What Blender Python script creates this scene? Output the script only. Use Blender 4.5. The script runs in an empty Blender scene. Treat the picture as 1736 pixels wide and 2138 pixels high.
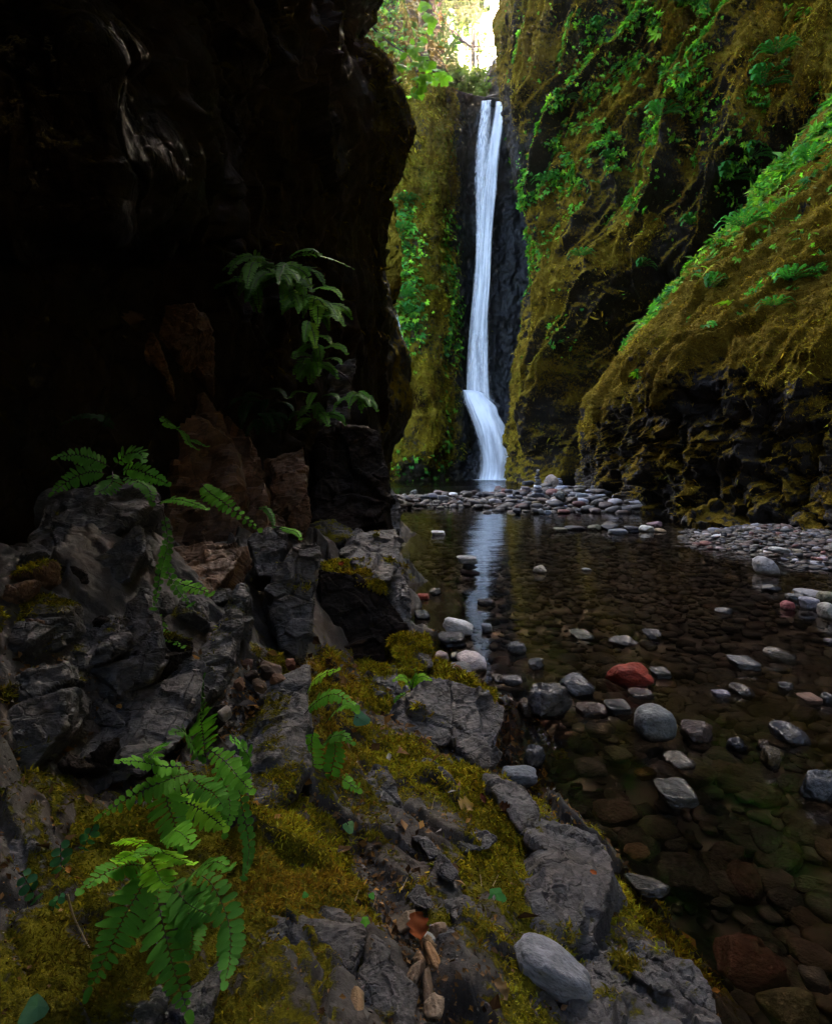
import bpy, bmesh, math, random
import numpy as np
from mathutils import Vector, Matrix
random.seed(5); rng = np.random.default_rng(11)
SC = bpy.context.scene; COL = SC.collection
# camera model: level camera 1.5 m over the pool with a small lens shift; photo measured at 1736 x 2138
F, CX, HZ, CH = 1188.0, 868.0, 960.0, 1.5
def P(px, py, Y):
    px = np.asarray(px, float); py = np.asarray(py, float); Y = np.asarray(Y, float)
    return np.stack([(px-CX)/F*Y, Y+0*px, CH-(py-HZ)/F*Y], -1)
def waterY(py): return F*CH/(py-HZ)
# ---------------------------------------------------------------- noise
_T = rng.random((64, 64, 64)).astype(np.float32)*2-1
_R = np.array([[.36, .48, -.8], [-.8, .6, 0], [.48, .64, .6]])
def vnoise(p):
    i = np.floor(p).astype(np.int64); f = (p-i).astype(np.float32); f = f*f*f*(f*(f*6-15)+10)
    x0, y0, z0 = i[:, 0] & 63, i[:, 1] & 63, i[:, 2] & 63
    x1, y1, z1 = (x0+1) & 63, (y0+1) & 63, (z0+1) & 63
    fx, fy, fz = f[:, 0], f[:, 1], f[:, 2]
    a = _T[x0, y0, z0]*(1-fx)+_T[x1, y0, z0]*fx; b = _T[x0, y1, z0]*(1-fx)+_T[x1, y1, z0]*fx
    c = _T[x0, y0, z1]*(1-fx)+_T[x1, y0, z1]*fx; d = _T[x0, y1, z1]*(1-fx)+_T[x1, y1, z1]*fx
    return (a*(1-fy)+b*fy)*(1-fz)+(c*(1-fy)+d*fy)*fz
def fbm(p, octv=5, gain=.5, off=0.0):
    p = np.asarray(p, float)+off; s = np.zeros(len(p)); a = 1.0; t = 0
    for _ in range(octv):
        s += a*vnoise(p); t += a; a *= gain; p = (p @ _R.T)*2.03+17.3
    return s/t*1.7
def ridged(p, octv=4, gain=.55, off=0.0):
    p = np.asarray(p, float)+off; s = np.zeros(len(p)); a = 1.0; t = 0
    for _ in range(octv):
        s += a*(1-2*np.abs(vnoise(p))); t += a; a *= gain; p = (p @ _R.T)*2.1+9.1
    return s/t
def worley(p, off=0.0):
    p = np.asarray(p, float)+off; i = np.floor(p).astype(np.int64)
    f1 = np.full(len(p), 9.0); f2 = np.full(len(p), 9.0); cid = np.zeros(len(p))
    for dx in (-1, 0, 1):
        for dy in (-1, 0, 1):
            for dz in (-1, 0, 1):
                c = i+np.array([dx, dy, dz]); a, b, d = c[:, 0] & 63, c[:, 1] & 63, c[:, 2] & 63
                q = c+.5+.45*np.stack([_T[a, b, d], _T[b, d, a], _T[d, a, b]], -1)
                r = np.sqrt(((p-q)**2).sum(1)); v = _T[d, b, a]
                m = r < f1; f2 = np.where(m, f1, np.minimum(f2, r)); f1 = np.where(m, r, f1); cid = np.where(m, v, cid)
    return f1, f2, cid
def facets3(p, off=0.0, tilt=.9):
    """Cells broken along tilted planes: (height in the cell, distance to the cell's edge)."""
    p = np.asarray(p, float)+off; i = np.floor(p).astype(np.int64); f1 = np.full(len(p), 9.0); f2 = np.full(len(p), 9.0); out = np.zeros(len(p))
    for dx in (-1, 0, 1):
        for dy in (-1, 0, 1):
            for dz in (-1, 0, 1):
                c = i+np.array([dx, dy, dz]); a, b, d = c[:, 0] & 63, c[:, 1] & 63, c[:, 2] & 63
                g = p-(c+.5+.45*np.stack([_T[a, b, d], _T[b, d, a], _T[d, a, b]], -1)); r = np.sqrt((g**2).sum(1)); m = r < f1
                v = .45*_T[d, b, a]+tilt*(g*np.stack([_T[b, a, d], _T[a, d, b], _T[d, a, (b+7) & 63]], -1)).sum(1)
                f2 = np.where(m, f1, np.minimum(f2, r)); f1 = np.where(m, r, f1); out = np.where(m, v, out)
    return out, f2-f1
def sstep(a, b, x):
    t = np.clip((x-a)/(b-a), 0, 1); return t*t*(3-2*t)
# ---------------------------------------------------------------- meshes and objects
def mesh_np(name, V, Fc, mats=(), smooth=True, attrs=None, mat_idx=None):
    """Fc: one (m,k) array or a list of such arrays."""
    me = bpy.data.meshes.new(name)
    Fl = [np.asarray(f, np.int64) for f in (Fc if isinstance(Fc, list) else [Fc]) if len(f)]
    V = np.asarray(V, np.float32)
    me.vertices.add(len(V)); me.vertices.foreach_set('co', V.ravel())
    li = np.concatenate([f.ravel() for f in Fl]); tot = np.concatenate([np.full(len(f), f.shape[1]) for f in Fl])
    st = np.concatenate([[0], np.cumsum(tot)[:-1]])
    me.loops.add(len(li)); me.loops.foreach_set('vertex_index', li.astype(np.int32))
    me.polygons.add(len(tot)); me.polygons.foreach_set('loop_start', st.astype(np.int32)); me.polygons.foreach_set('loop_total', tot.astype(np.int32))
    for m in (mats if isinstance(mats, (list, tuple)) else [mats]): me.materials.append(m)
    if mat_idx is not None: me.polygons.foreach_set('material_index', np.asarray(mat_idx, np.int32))
    me.polygons.foreach_set('use_smooth', np.full(len(tot), bool(smooth)))
    for k, a in (attrs or {}).items():
        a = np.asarray(a, np.float32)
        if a.ndim == 1: me.attributes.new(k, 'FLOAT', 'POINT').data.foreach_set('value', a)
        else:
            if a.shape[1] == 3: a = np.concatenate([a, np.ones((len(a), 1), np.float32)], 1)
            me.attributes.new(k, 'FLOAT_COLOR', 'POINT').data.foreach_set('color', a.ravel())
    me.update(calc_edges=True); me.validate(clean_customdata=False)
    return me
def tag(o, label=None, cat=None, group=None, kind=None):
    if label: o['label'] = label
    if cat: o['category'] = cat
    if group: o['group'] = group
    if kind: o['kind'] = kind
    return o
def obj(name, me, parent=None, loc=None):
    o = bpy.data.objects.new(name, me); COL.objects.link(o)
    if parent is not None: o.parent = parent
    if loc is not None: o.location = loc
    return o
def empty(name, loc=(0, 0, 0)):
    o = bpy.data.objects.new(name, None); o.empty_display_size = .05; COL.objects.link(o); o.location = loc; return o
def mesh_obj(name, V, Fc, mats, parent=None, smooth=True, attrs=None, mat_idx=None, recentre=True):
    V = np.asarray(V, float)
    if parent is not None:
        base = np.array(parent.location); V = V-base; loc = None
    elif recentre:
        base = np.array([V[:, 0].mean(), V[:, 1].mean(), V[:, 2].min()]); V = V-base; loc = base
    else: loc = None
    return obj(name, mesh_np(name, V, Fc, mats, smooth, attrs, mat_idx), parent, loc)
def vnormals(V, quads):
    q = quads[:, [0, 1, 2, -1]]
    n = np.cross(V[q[:, 2]]-V[q[:, 0]], V[q[:, 3]]-V[q[:, 1]]) if quads.shape[1] == 4 else np.cross(V[q[:, 1]]-V[q[:, 0]], V[q[:, 2]]-V[q[:, 0]])
    N = np.zeros_like(V)
    for k in range(quads.shape[1]): np.add.at(N, quads[:, k], n)
    return N/np.maximum(np.linalg.norm(N, axis=1, keepdims=True), 1e-12)
def grid_faces(nu, nv):
    i = np.arange((nu-1)*(nv-1)); r, c = i//(nu-1), i % (nu-1); a = r*nu+c
    return np.stack([a, a+1, a+nu+1, a+nu], 1)
def cr(A, t, axis):
    """Catmull-Rom resampling of A along axis at parameters t (0..n-1)."""
    A = np.moveaxis(A, axis, 0); n = len(A); i = np.clip(np.floor(t).astype(int), 0, n-2); f = (t-i).reshape((-1,)+(1,)*(A.ndim-1))
    g = lambda k: A[np.clip(i+k, 0, n-1)]
    p0, p1, p2, p3 = g(-1), g(0), g(1), g(2)
    m1, m2 = (p2-p0)/2, (p3-p1)/2
    r = (2*f**3-3*f**2+1)*p1+(f**3-2*f**2+f)*m1+(-2*f**3+3*f**2)*p2+(f**3-f**2)*m2
    return np.moveaxis(r, 0, axis)
def net(rows, nu, nv):
    """rows of (px,py,Y) control points -> dense world grid plus its photo coordinates."""
    A = np.array(rows, float); W = P(A[..., 0], A[..., 1], A[..., 2])
    tu = np.linspace(0, A.shape[1]-1, nu); tv = np.linspace(0, A.shape[0]-1, nv)
    W = cr(cr(W, tv, 0), tu, 1); Q = cr(cr(A, tv, 0), tu, 1)
    return W.reshape(-1, 3), Q.reshape(-1, 3)
def facing(V, Fq, eye=(0, 0, 1.5)):
    N = vnormals(V, Fq)
    if np.mean(np.einsum('ij,ij->i', N, np.array(eye)-V)) < 0: Fq = Fq[:, ::-1]; N = -N
    return Fq, N
def joinT(TV, TF, R, pos):
    """Copies of one template: R (N,3,3) rotation*scale, pos (N,3)."""
    V = np.einsum('nij,kj->nki', R, TV)+pos[:, None, :]; n = len(TV)
    Fq = (TF[None]+(np.arange(len(pos))*n)[:, None, None]).reshape(-1, TF.shape[1])
    return V.reshape(-1, 3), Fq
def frames(z, spin, tilt=0.0):
    """Rotation matrices whose local z is along z (N,3), spun by spin."""
    z = z/np.linalg.norm(z, axis=1, keepdims=True)
    h = np.where(np.abs(z[:, 2:3]) > .9, np.array([[1.0, 0, 0]]), np.array([[0, 0, 1.0]]))
    x = np.cross(h, z); x /= np.linalg.norm(x, axis=1, keepdims=True); y = np.cross(z, x)
    c, s = np.cos(spin)[:, None], np.sin(spin)[:, None]
    return np.stack([x*c+y*s, -x*s+y*c, z], -1)
def sample(V, Fq, w, n):
    """n random points on a quad mesh, face weight w (per vertex)."""
    a, b, c, d = (V[Fq[:, k]] for k in range(4))
    ar = np.linalg.norm(np.cross(c-a, d-b), axis=1)/2*w[Fq].mean(1); ar = np.maximum(ar, 0); pr = ar/ar.sum()
    k = rng.choice(len(Fq), n, p=pr); u, v = rng.random(n)[:, None], rng.random(n)[:, None]
    return (a[k]*(1-u)+b[k]*u)*(1-v)+(d[k]*(1-u)+c[k]*u)*v, k
# ---------------------------------------------------------------- materials
class NT:
    def __init__(s, name):
        s.m = bpy.data.materials.new(name); s.m.use_nodes = True; s.t = s.m.node_tree; s.t.nodes.clear()
        s.out = s.t.nodes.new('ShaderNodeOutputMaterial')
    def n(s, typ, ins=None, out=0, **props):
        nd = s.t.nodes.new('ShaderNode'+typ)
        for k, v in props.items(): setattr(nd, k, v)
        for k, v in (ins or {}).items():
            sk = nd.inputs[k]
            if isinstance(v, bpy.types.NodeSocket): s.t.links.new(v, sk)
            else: sk.default_value = (tuple(v)+(1,) if isinstance(v, tuple) and len(v) == 3 and sk.type == 'RGBA' else v)
        return nd.outputs[out]
    def math(s, op, a, b=0.0, c=0.0, clamp=False):
        return s.n('Math', {0: a, 1: b, 2: c}, operation=op, use_clamp=clamp)
    def mix(s, f, a, b, bt='MIX'):
        nd = s.t.nodes.new('ShaderNodeMix'); nd.data_type = 'RGBA'; nd.blend_type = bt
        for k, v in ((0, f), (6, a), (7, b)):
            if isinstance(v, bpy.types.NodeSocket): s.t.links.new(v, nd.inputs[k])
            else: nd.inputs[k].default_value = tuple(v)+(1,) if isinstance(v, tuple) else v
        return nd.outputs[2]
    def ramp(s, f, stops, interp='LINEAR'):
        nd = s.t.nodes.new('ShaderNodeValToRGB'); nd.color_ramp.interpolation = interp; s.t.links.new(f, nd.inputs[0])
        e = nd.color_ramp.elements
        while len(e) < len(stops): e.new(.5)
        for q, (p, c) in zip(e, stops): q.position = p; q.color = (tuple(c)+(1,)) if isinstance(c, tuple) else (c, c, c, 1)
        return nd.outputs[0]
    def noise(s, co, scale, detail=5.0, rough=.55, dist=0.0):
        return s.n('TexNoise', {'Vector': co, 'Scale': scale, 'Detail': detail, 'Roughness': rough, 'Distortion': dist})
    def attr(s, name, out='Fac'):
        nd = s.t.nodes.new('ShaderNodeAttribute'); nd.attribute_name = name; return nd.outputs[out]
    def obco(s): return s.n('TexCoord', out=3)
    def bump(s, h, strength, dist, nrm=None):
        i = {'Height': h, 'Strength': strength, 'Distance': dist}
        if nrm is not None: i['Normal'] = nrm
        return s.n('Bump', i)
    def done(s, sh):
        s.t.links.new(sh, s.out.inputs[0]); return s.m
def bsdf(t, col, rough=.7, nrm=None, spec=.4, **kw):
    i = {'Base Color': col, 'Roughness': rough, 'Specular IOR Level': spec}
    if nrm is not None: i['Normal'] = nrm
    i.update(kw); return t.n('BsdfPrincipled', i)
MOSS_A, MOSS_B, MOSS_C = (.030, .030, .004), (.13, .12, .009), (.26, .23, .018)
def rock_mat(name, dark, light, tint, tint_amt=.5, scale=1.0, moss=True, rough=.62, lichen=.35, bump=1.0, mossc=(MOSS_A, MOSS_B, MOSS_C), streak=(1, 1, 1), spec=.4, cracks=.6):
    t = NT(name); co = t.obco()
    cs = t.n('Mapping', {'Vector': co, 'Scale': (streak[0]*scale, streak[1]*scale, streak[2]*scale)})
    n1 = t.noise(cs, 3.2, 12, .68, .3); n2 = t.noise(cs, .9, 6, .6); n3 = t.noise(cs, 24, 6, .7)
    vo = t.n('TexVoronoi', {'Vector': t.n('VectorMath', {0: cs, 1: t.n('VectorMath', {0: t.n('TexNoise', {'Vector': cs, 'Scale': 2.0, 'Detail': 4.0}, out=1), 1: (.7, .7, .7)}, operation='MULTIPLY')}, operation='ADD'), 'Scale': 1.6}, feature='DISTANCE_TO_EDGE')
    crack = t.ramp(vo, [(0, 0.0), (.03, 1.0)])
    base = t.ramp(n1, [(.28, dark), (.5, tuple((a+b)/2 for a, b in zip(dark, light))), (.74, light)])
    base = t.mix(t.math('MULTIPLY', t.ramp(n2, [(.42, 0.0), (.66, 1.0)]), tint_amt), base, tint)
    base = t.mix(t.math('MULTIPLY', t.ramp(t.noise(cs, 9, 10, .75), [(.6, 0.0), (.72, 1.0)]), lichen), base, tuple(min(1, c*2.2+.02) for c in light))
    base = t.mix(t.math('MULTIPLY', t.math('SUBTRACT', 1.0, crack), cracks), base, tuple(c*.4 for c in dark))
    base = t.mix(.55, base, t.ramp(n3, [(.3, .35), (.7, 1.0)]), 'MULTIPLY')
    h = t.math('ADD', t.math('MULTIPLY', n1, .6), t.math('MULTIPLY', n3, .16)); h = t.math('ADD', h, t.math('MULTIPLY', crack, .10*min(1, cracks*2)))
    nb = t.bump(h, .9*bump, .06/scale)
    rg = t.math('ADD', rough-.15, t.math('MULTIPLY', n1, .3)); sp = spec
    if moss:
        mk = t.math('ADD', t.attr('moss'), t.math('MULTIPLY', t.math('SUBTRACT', t.noise(co, 9*scale, 8, .7), .5), 1.3))
        mk = t.ramp(mk, [(.42, 0.0), (.58, 1.0)])
        mn = t.noise(co, 38*scale, 5, .7); ml = t.noise(co, 2.3*scale, 4, .6)
        mc = t.ramp(t.math('ADD', t.math('MULTIPLY', mn, .6), t.math('MULTIPLY', ml, .5)), [(.36, mossc[0]), (.56, mossc[1]), (.76, mossc[2])])
        base = t.mix(mk, base, mc); nb = t.bump(t.math('MULTIPLY', mn, mk), .9, .05/scale, nb)
        rg = t.math('ADD', rg, t.math('MULTIPLY', mk, .35), clamp=True); sp = t.math('MULTIPLY', t.math('SUBTRACT', 1.0, t.math('MULTIPLY', mk, .8)), spec)
    return t.done(bsdf(t, base, rg, nb, sp))
def leaf_mat(name, attr=True, col=(.05, .16, .02), trans=.35, rough=.5):
    t = NT(name)
    c = t.attr('col', 'Color') if attr else t.n('ObjectInfo', out=1) if col is None else t.mix(t.noise(t.obco(), 30, 3), tuple(x*.7 for x in col), tuple(x*1.25 for x in col))
    a = bsdf(t, c, rough+.1, None, .10); b = t.n('BsdfTranslucent', {'Color': t.mix(1.0, c, (1.5, 1.5, .7), 'MULTIPLY')})
    return t.done(t.n('MixShader', {0: trans, 1: a, 2: b}))
M = {}
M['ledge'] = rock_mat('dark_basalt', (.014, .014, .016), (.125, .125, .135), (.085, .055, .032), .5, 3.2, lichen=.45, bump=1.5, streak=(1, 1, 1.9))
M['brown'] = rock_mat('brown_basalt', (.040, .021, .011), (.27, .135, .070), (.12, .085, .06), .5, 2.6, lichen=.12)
M['shade'] = rock_mat('shade_darkened_basalt', (.006, .005, .0045), (.036, .029, .026), (.032, .015, .007), .6, 1.2, lichen=.10, spec=.06, mossc=((.012, .011, .002), (.05, .040, .005), (.09, .075, .012)))  # basalt albedo lowered to stand in for the deep shade of the overhang
M['right'] = rock_mat('mossy_basalt', (.004, .0035, .003), (.024, .018, .014), (.030, .018, .010), .5, .8, bump=1.6, lichen=.12, spec=.15, mossc=((.030, .020, .003), (.115, .075, .008), (.20, .14, .018)))
M['back'] = rock_mat('mossy_back_wall', (.008, .008, .006), (.045, .040, .030), (.04, .028, .012), .5, .6, bump=1.6, lichen=.12, spec=.15, mossc=((.035, .026, .003), (.13, .095, .008), (.20, .155, .016)))
M['wet'] = rock_mat('wet_basalt', (.002, .002, .0025), (.008, .008, .010), (.008, .010, .006), .5, .7, moss=True, spec=.16, rough=.42, lichen=.15, bump=1.5, mossc=((.006, .010, .002), (.016, .028, .004), (.03, .05, .006)))
M['ground'] = rock_mat('soil_and_rock', (.012, .009, .006), (.065, .048, .033), (.085, .045, .022), .7, 5.0, lichen=.1, rough=.8, cracks=0.0, bump=1.6)
M['bankrock'] = rock_mat('bank_rock', (.009, .008, .007), (.085, .080, .078), (.050, .028, .014), .7, 4.0, lichen=.35, rough=.75, cracks=.25, bump=1.4)
M['leafc'] = leaf_mat('leaf_varied'); M['obleaf'] = leaf_mat('leaf_tinted', False, None)
def moss_blade():
    t = NT('moss_strand'); c = t.attr('col', 'Color')
    a = t.n('BsdfDiffuse', {'Color': c}); b = t.n('BsdfTranslucent', {'Color': c})
    return t.done(t.n('MixShader', {0: .3, 1: a, 2: b}))
M['mossblade'] = moss_blade()
def stem_mat(name, c):
    t = NT(name); return t.done(bsdf(t, t.mix(t.noise(t.obco(), 40, 4), tuple(x*.6 for x in c), tuple(x*1.3 for x in c)), .6))
M['stem'] = stem_mat('dark_stem', (.018, .009, .006)); M['bark'] = stem_mat('bark', (.055, .042, .03)); M['twig'] = stem_mat('pale_twig', (.30, .22, .14))
M['deadleaf'] = leaf_mat('dry_leaf', False, None, .2, .7)
def pebble_mat(name, src, wet):
    t = NT(name); co = t.obco(); c = t.attr('col', 'Color') if src == 'attr' else t.n('ObjectInfo', out=1)
    sc = 1.0 if src == 'attr' else .12
    n = t.noise(co, 30*sc, 8, .65); n2 = t.noise(co, 8*sc, 4, .6); pit = t.n('TexVoronoi', {'Vector': co, 'Scale': 42*sc})
    c = t.mix(.75, c, t.ramp(n, [(.3, .45), (.68, 1.25)]), 'MULTIPLY'); c = t.mix(.5, c, t.ramp(n2, [(.35, .55), (.65, 1.15)]), 'MULTIPLY')
    c = t.mix(t.math('MULTIPLY', t.ramp(pit, [(.12, 1.0), (.25, 0.0)]), .45), c, (.02, .02, .022))
    pz = t.n('SeparateXYZ', {0: t.n('NewGeometry')}, 2); wb = t.ramp(t.math('ADD', t.math('MULTIPLY', pz, 10.0), t.math('MULTIPLY', t.math('SUBTRACT', n2, .5), .5)), [(.10, 0.0), (.28, 1.0)])
    c = t.mix(1.0, c, t.mix(wb, (.40, .38, .36), (1.0, 1.0, 1.0)), 'MULTIPLY')
    nb = t.bump(t.math('ADD', n, t.math('MULTIPLY', pit, .3)), .4, .02 if src == 'attr' else .12)
    return t.done(bsdf(t, c, t.math('ADD', .06 if wet else .55, t.math('MULTIPLY', n, .16)), nb, .6 if wet else .25))
M['peb'] = pebble_mat('river_stone', 'obj', False); M['pebwet'] = pebble_mat('wet_river_stone', 'obj', True); M['bedpeb'] = pebble_mat('bed_stones', 'attr', False)
def water_mat():
    t = NT('clear_water'); co = t.obco()
    n = t.noise(t.n('Mapping', {'Vector': co, 'Scale': (1.6, 5.5, 1)}), 1.5, 4, .55); n2 = t.noise(t.n('Mapping', {'Vector': co, 'Scale': (.5, 1.4, 1)}), 1.2, 3, .5)
    sx = t.n('SeparateXYZ', {0: co}, 1); turb = t.n('MapRange', {0: sx, 1: 28.0, 2: 37.0})
    n3 = t.noise(t.n('Mapping', {'Vector': co, 'Scale': (1.2, 2.2, 1)}), 2.2, 4, .6)
    nb = t.bump(t.math('ADD', t.math('ADD', t.math('MULTIPLY', n, .3), n2), t.math('MULTIPLY', t.math('MULTIPLY', n3, turb), 14.0)), .22, .05)
    fr = t.n('Fresnel', {'IOR': 1.33, 'Normal': nb})
    a = t.n('BsdfTransparent', {'Color': (.62, .52, .43)}); b = t.n('BsdfGlossy', {'Color': (1.0, 1.0, 1.0), 'Roughness': .07, 'Normal': nb})
    return t.done(t.n('MixShader', {0: fr, 1: a, 2: b}))
M['water'] = water_mat()
def fall_mat():
    t = NT('falling_water'); u, v, e = t.attr('fu'), t.attr('fv'), t.attr('edge')
    co = t.n('CombineXYZ', {0: t.math('MULTIPLY', u, 1.0), 1: t.math('MULTIPLY', v, 1.0), 2: 0.0})
    st = t.noise(t.n('Mapping', {'Vector': co, 'Scale': (4.2, .30, 1)}), 1.6, 4, .55, .25)
    ch = t.noise(t.n('Mapping', {'Vector': co, 'Scale': (9, 3.2, 1)}), 2.2, 5, .62, .9)
    n = t.mix(t.attr('chop'), st, ch)
    dens = t.math('ADD', t.attr('dens'), t.math('MULTIPLY', t.math('SUBTRACT', n, .5), 2.0))
    a = t.math('MULTIPLY', t.ramp(t.math('ADD', dens, t.math('MULTIPLY', t.math('SUBTRACT', e, 1.0), .95)), [(.10, 0.0), (.75, 1.0)]), t.ramp(e, [(0, 0.0), (.65, 1.0)]))
    c = t.mix(t.ramp(n, [(.30, 0.0), (.58, 1.0)]), (.78, .82, .90), (.96, .97, .98))  # bluish shadow tone between the streaks is mixed into the water colour
    d = t.n('MixShader', {0: .35, 1: t.n('BsdfDiffuse', {'Color': c}), 2: t.n('BsdfTranslucent', {'Color': c})})
    return t.done(t.n('MixShader', {0: a, 1: t.n('BsdfTransparent'), 2: d}))
M['fall'] = fall_mat()
# ---------------------------------------------------------------- camera, sky, sun
cam = bpy.data.cameras.new('camera'); co_ = obj('camera', cam); co_.location = (0, 0, CH); co_.rotation_euler = (math.pi/2, 0, 0)
cam.sensor_fit = 'VERTICAL'; cam.sensor_height = 36; cam.lens = F/2138*36; cam.shift_y = -(1069-HZ)/2138; cam.clip_start = .05; cam.clip_end = 600
SC.camera = co_
SUN_AZ, SUN_EL = math.atan2(1140-CX, F), math.atan2(HZ-135, math.hypot(F, 1140-CX))
w = bpy.data.worlds.new('World'); SC.world = w; w.use_nodes = True; wt = w.node_tree
sky = wt.nodes.new('ShaderNodeTexSky'); sky.sky_type = 'NISHITA'; sky.sun_disc = False; sky.sun_elevation = SUN_EL; sky.sun_rotation = SUN_AZ
sky.air_density = 1.0; sky.dust_density = 7.5; sky.ozone_density = 1.0
wt.links.new(sky.outputs[0], wt.nodes['Background'].inputs[0]); wt.nodes['Background'].inputs[1].default_value = .12
sl = bpy.data.lights.new('sun', 'SUN'); so = obj('sun', sl); sl.energy = 2.2; sl.angle = math.radians(.5); sl.color = (1, .76, .40)
d = Vector((math.sin(SUN_AZ)*math.cos(SUN_EL), math.cos(SUN_AZ)*math.cos(SUN_EL), math.sin(SUN_EL)))
so.rotation_euler = d.to_track_quat('Z', 'Y').to_euler(); so.location = (0, 0, 60)
SC.view_settings.view_transform = 'Standard'; SC.view_settings.look = 'None'; SC.view_settings.gamma = 1; SC.view_settings.exposure = 5.2
SC.cycles.max_bounces = 8; SC.cycles.diffuse_bounces = 3; SC.cycles.glossy_bounces = 3; SC.cycles.transparent_max_bounces = 16
SC.cycles.caustics_reflective = False; SC.cycles.caustics_refractive = False; SC.cycles.use_denoising = True; SC.cycles.sample_clamp_indirect = 8
# ================================================================ SETTING
def structure(name, V, Fq, mat, attrs=None, label=None):
    o = mesh_obj(name, V, Fq, mat, attrs=attrs, recentre=False); tag(o, label, kind='structure'); return o
GREENS = np.array([(.055, .20, .018), (.095, .28, .020), (.028, .12, .018), (.17, .36, .02), (.035, .15, .026)])
MOSSC = np.array([(.17, .135, .008), (.27, .22, .012), (.10, .085, .006), (.21, .14, .010), (.15, .16, .010)])
MOSSR = np.array([(.16, .105, .008), (.23, .145, .010), (.09, .062, .006), (.19, .165, .012), (.26, .18, .016)])
def leaf_template(kind):
    if kind == 'sprig':   # a little spray of five pointed leaflets
        V, Q = [], []
        for k, (a, l) in enumerate(((-1.2, .55), (-.6, .8), (0, 1.0), (.6, .8), (1.2, .55))):
            d = np.array([math.sin(a), math.cos(a)]); s = np.array([d[1], -d[0]]); b = len(V)
            for q, z in ((d*.1, 0), (d*.5*l+s*.17, .06), (d*l, -.12), (d*.5*l-s*.17, .06)): V.append((q[0], q[1], z))
            Q.append((b, b+1, b+2, b+3))
        return np.array(V), np.array(Q)
    if kind == 'frond':   # narrow arching frond with side leaflets
        V, Q = [], []
        for k in range(7):
            t = (k+.5)/7; y = t; z = .25*t-.55*t*t; L = .26*math.sin(math.pi*min(1, t*.85+.12))
            for sg in (-1, 1):
                b = len(V); V += [(0, y-.05, z), (sg*L*.6, y-.05, z-.02), (sg*L, y+.06, z-.06), (sg*L*.4, y+.06, z)]; Q.append((b, b+1, b+2, b+3) if sg > 0 else (b+3, b+2, b+1, b))
        return np.array(V), np.array(Q)
    if kind == 'leaf':
        return np.array([(0, 0, 0), (.32, .45, .08), (0, 1, -.1), (-.32, .45, .08)], float), np.array([(0, 1, 2, 3)])
    return np.array([(-.09, 0, 0), (.09, 0, 0), (.05, .55, .12), (-.01, 1, -.08)], float), np.array([(0, 1, 2, 3)])   # strand
def scatter(name, pos, nrm, kind, size, cols, mat, label, droop=.5, jitter=.6, parent=None):
    """Many leaves or strands on a surface as one object; local y of the leaf points down the face and outward."""
    TV, TF = leaf_template(kind); n = len(pos)
    z = nrm+np.array([0, 0, .7 if kind in ('sprig', 'frond') else .25])+rng.normal(0, jitter, (n, 3)); z /= np.linalg.norm(z, axis=1, keepdims=True)
    dn = np.array([0, 0, -1.0])*droop+nrm*(1-droop)*1.0+rng.normal(0, jitter*.8, (n, 3))
    y = dn-z*np.einsum('ij,ij->i', dn, z)[:, None]; y /= np.maximum(np.linalg.norm(y, axis=1, keepdims=True), 1e-6)
    x = np.cross(y, z); R = np.stack([x, y, z], -1)*size[:, None, None]
    V, Fq = joinT(TV, TF, R, pos)
    C = np.repeat(cols, len(TV), 0)
    o = mesh_obj(name, V, Fq, mat, parent=parent, smooth=False, attrs={'col': C}, recentre=False)
    if parent is None: tag(o, label, kind='stuff')
    return o
def mossvar(p, pal):
    s1 = fbm(p*.55, 4, off=6)[:, None]; s2 = fbm(p*1.9, 3, off=12)[:, None]; g = sstep(.05, .6, fbm(p*.4, 3, off=31)+.3*s2[:, 0])[:, None]; br = sstep(.05, .6, fbm(p*.7, 3, off=21)+.3*s2[:, 0])[:, None]
    pal = np.clip(pal*(1+.75*s1+.55*s2), .004, .5); pal = pal*(1-.6*g)+.6*g*np.array([.070, .095, .010]); return pal*(1-.6*br)+.6*br*np.array([.075, .034, .008])
def palette(pal, n, wts=None, var=.3):
    return pal[rng.choice(len(pal), n, p=wts)]*np.exp(rng.normal(0, var, (n, 1)))
# ---- dark overhanging cliff on the near side
rowpy = [1330, 1180, 1040, 940, 850, 760, 680, 610, 540, 470, 413, 378, 342, 310, 276, 244, 195, 161, 122, 95, 76, 40, 0, -60]
sil = dict(zip([1330, 1180, 1040, 940, 850, 760, 680, 610, 540, 470, 413, 378, 342, 310, 276, 244, 195, 161, 122, 95, 76, 40, 0, -60],
               [800, 800, 796, 797, 800, 803, 800, 800, 789, 793, 808, 826, 838, 846, 859, 853, 850, 828, 816, 775, 750, 772, 797, 812]))
bul = lambda py: np.interp(py, [-60, 0, 60, 130, 230, 330, 400, 470, 520], [150, 185, 235, 285, 305, 335, 325, 300, 230])
rows = []
for py in rowpy:
    e = sil[py]; bp = float(bul(py)); r = [(-700, py, 1.7), (-300, py, 2.3), (0, py, 2.9 if py < 500 else 3.1)]
    if py < 500: r += [(bp-90, py, 3.05), (bp-40, py, 3.35), (bp+40, py, 4.05)]
    else: r += [(150, py, 3.7), (250, py, 4.2), (330, py, 4.7)]
    r += [(430, py, 5.4), (520, py, 6.0), (610, py, 6.9), (690, py, 8.0), (e-40, py, 9.3), (e, py, 10.6), (e-35, py, 12.5), (e-170, py, 15)]
    rows.append(r)
A = np.array(rows, float); Wc = P(A[..., 0], A[..., 1], A[..., 2])
beh = np.stack([np.stack([np.full(len(Wc), x), np.full(len(Wc), y), Wc[:, 0, 2]], -1) for x, y in ((-2.6, -9), (-2.0, -4), (-1.6, -1), (-1.5, .6))], 1)
Wc = np.concatenate([beh, Wc], 1)
top = Wc[-1].copy(); ups = []
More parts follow.
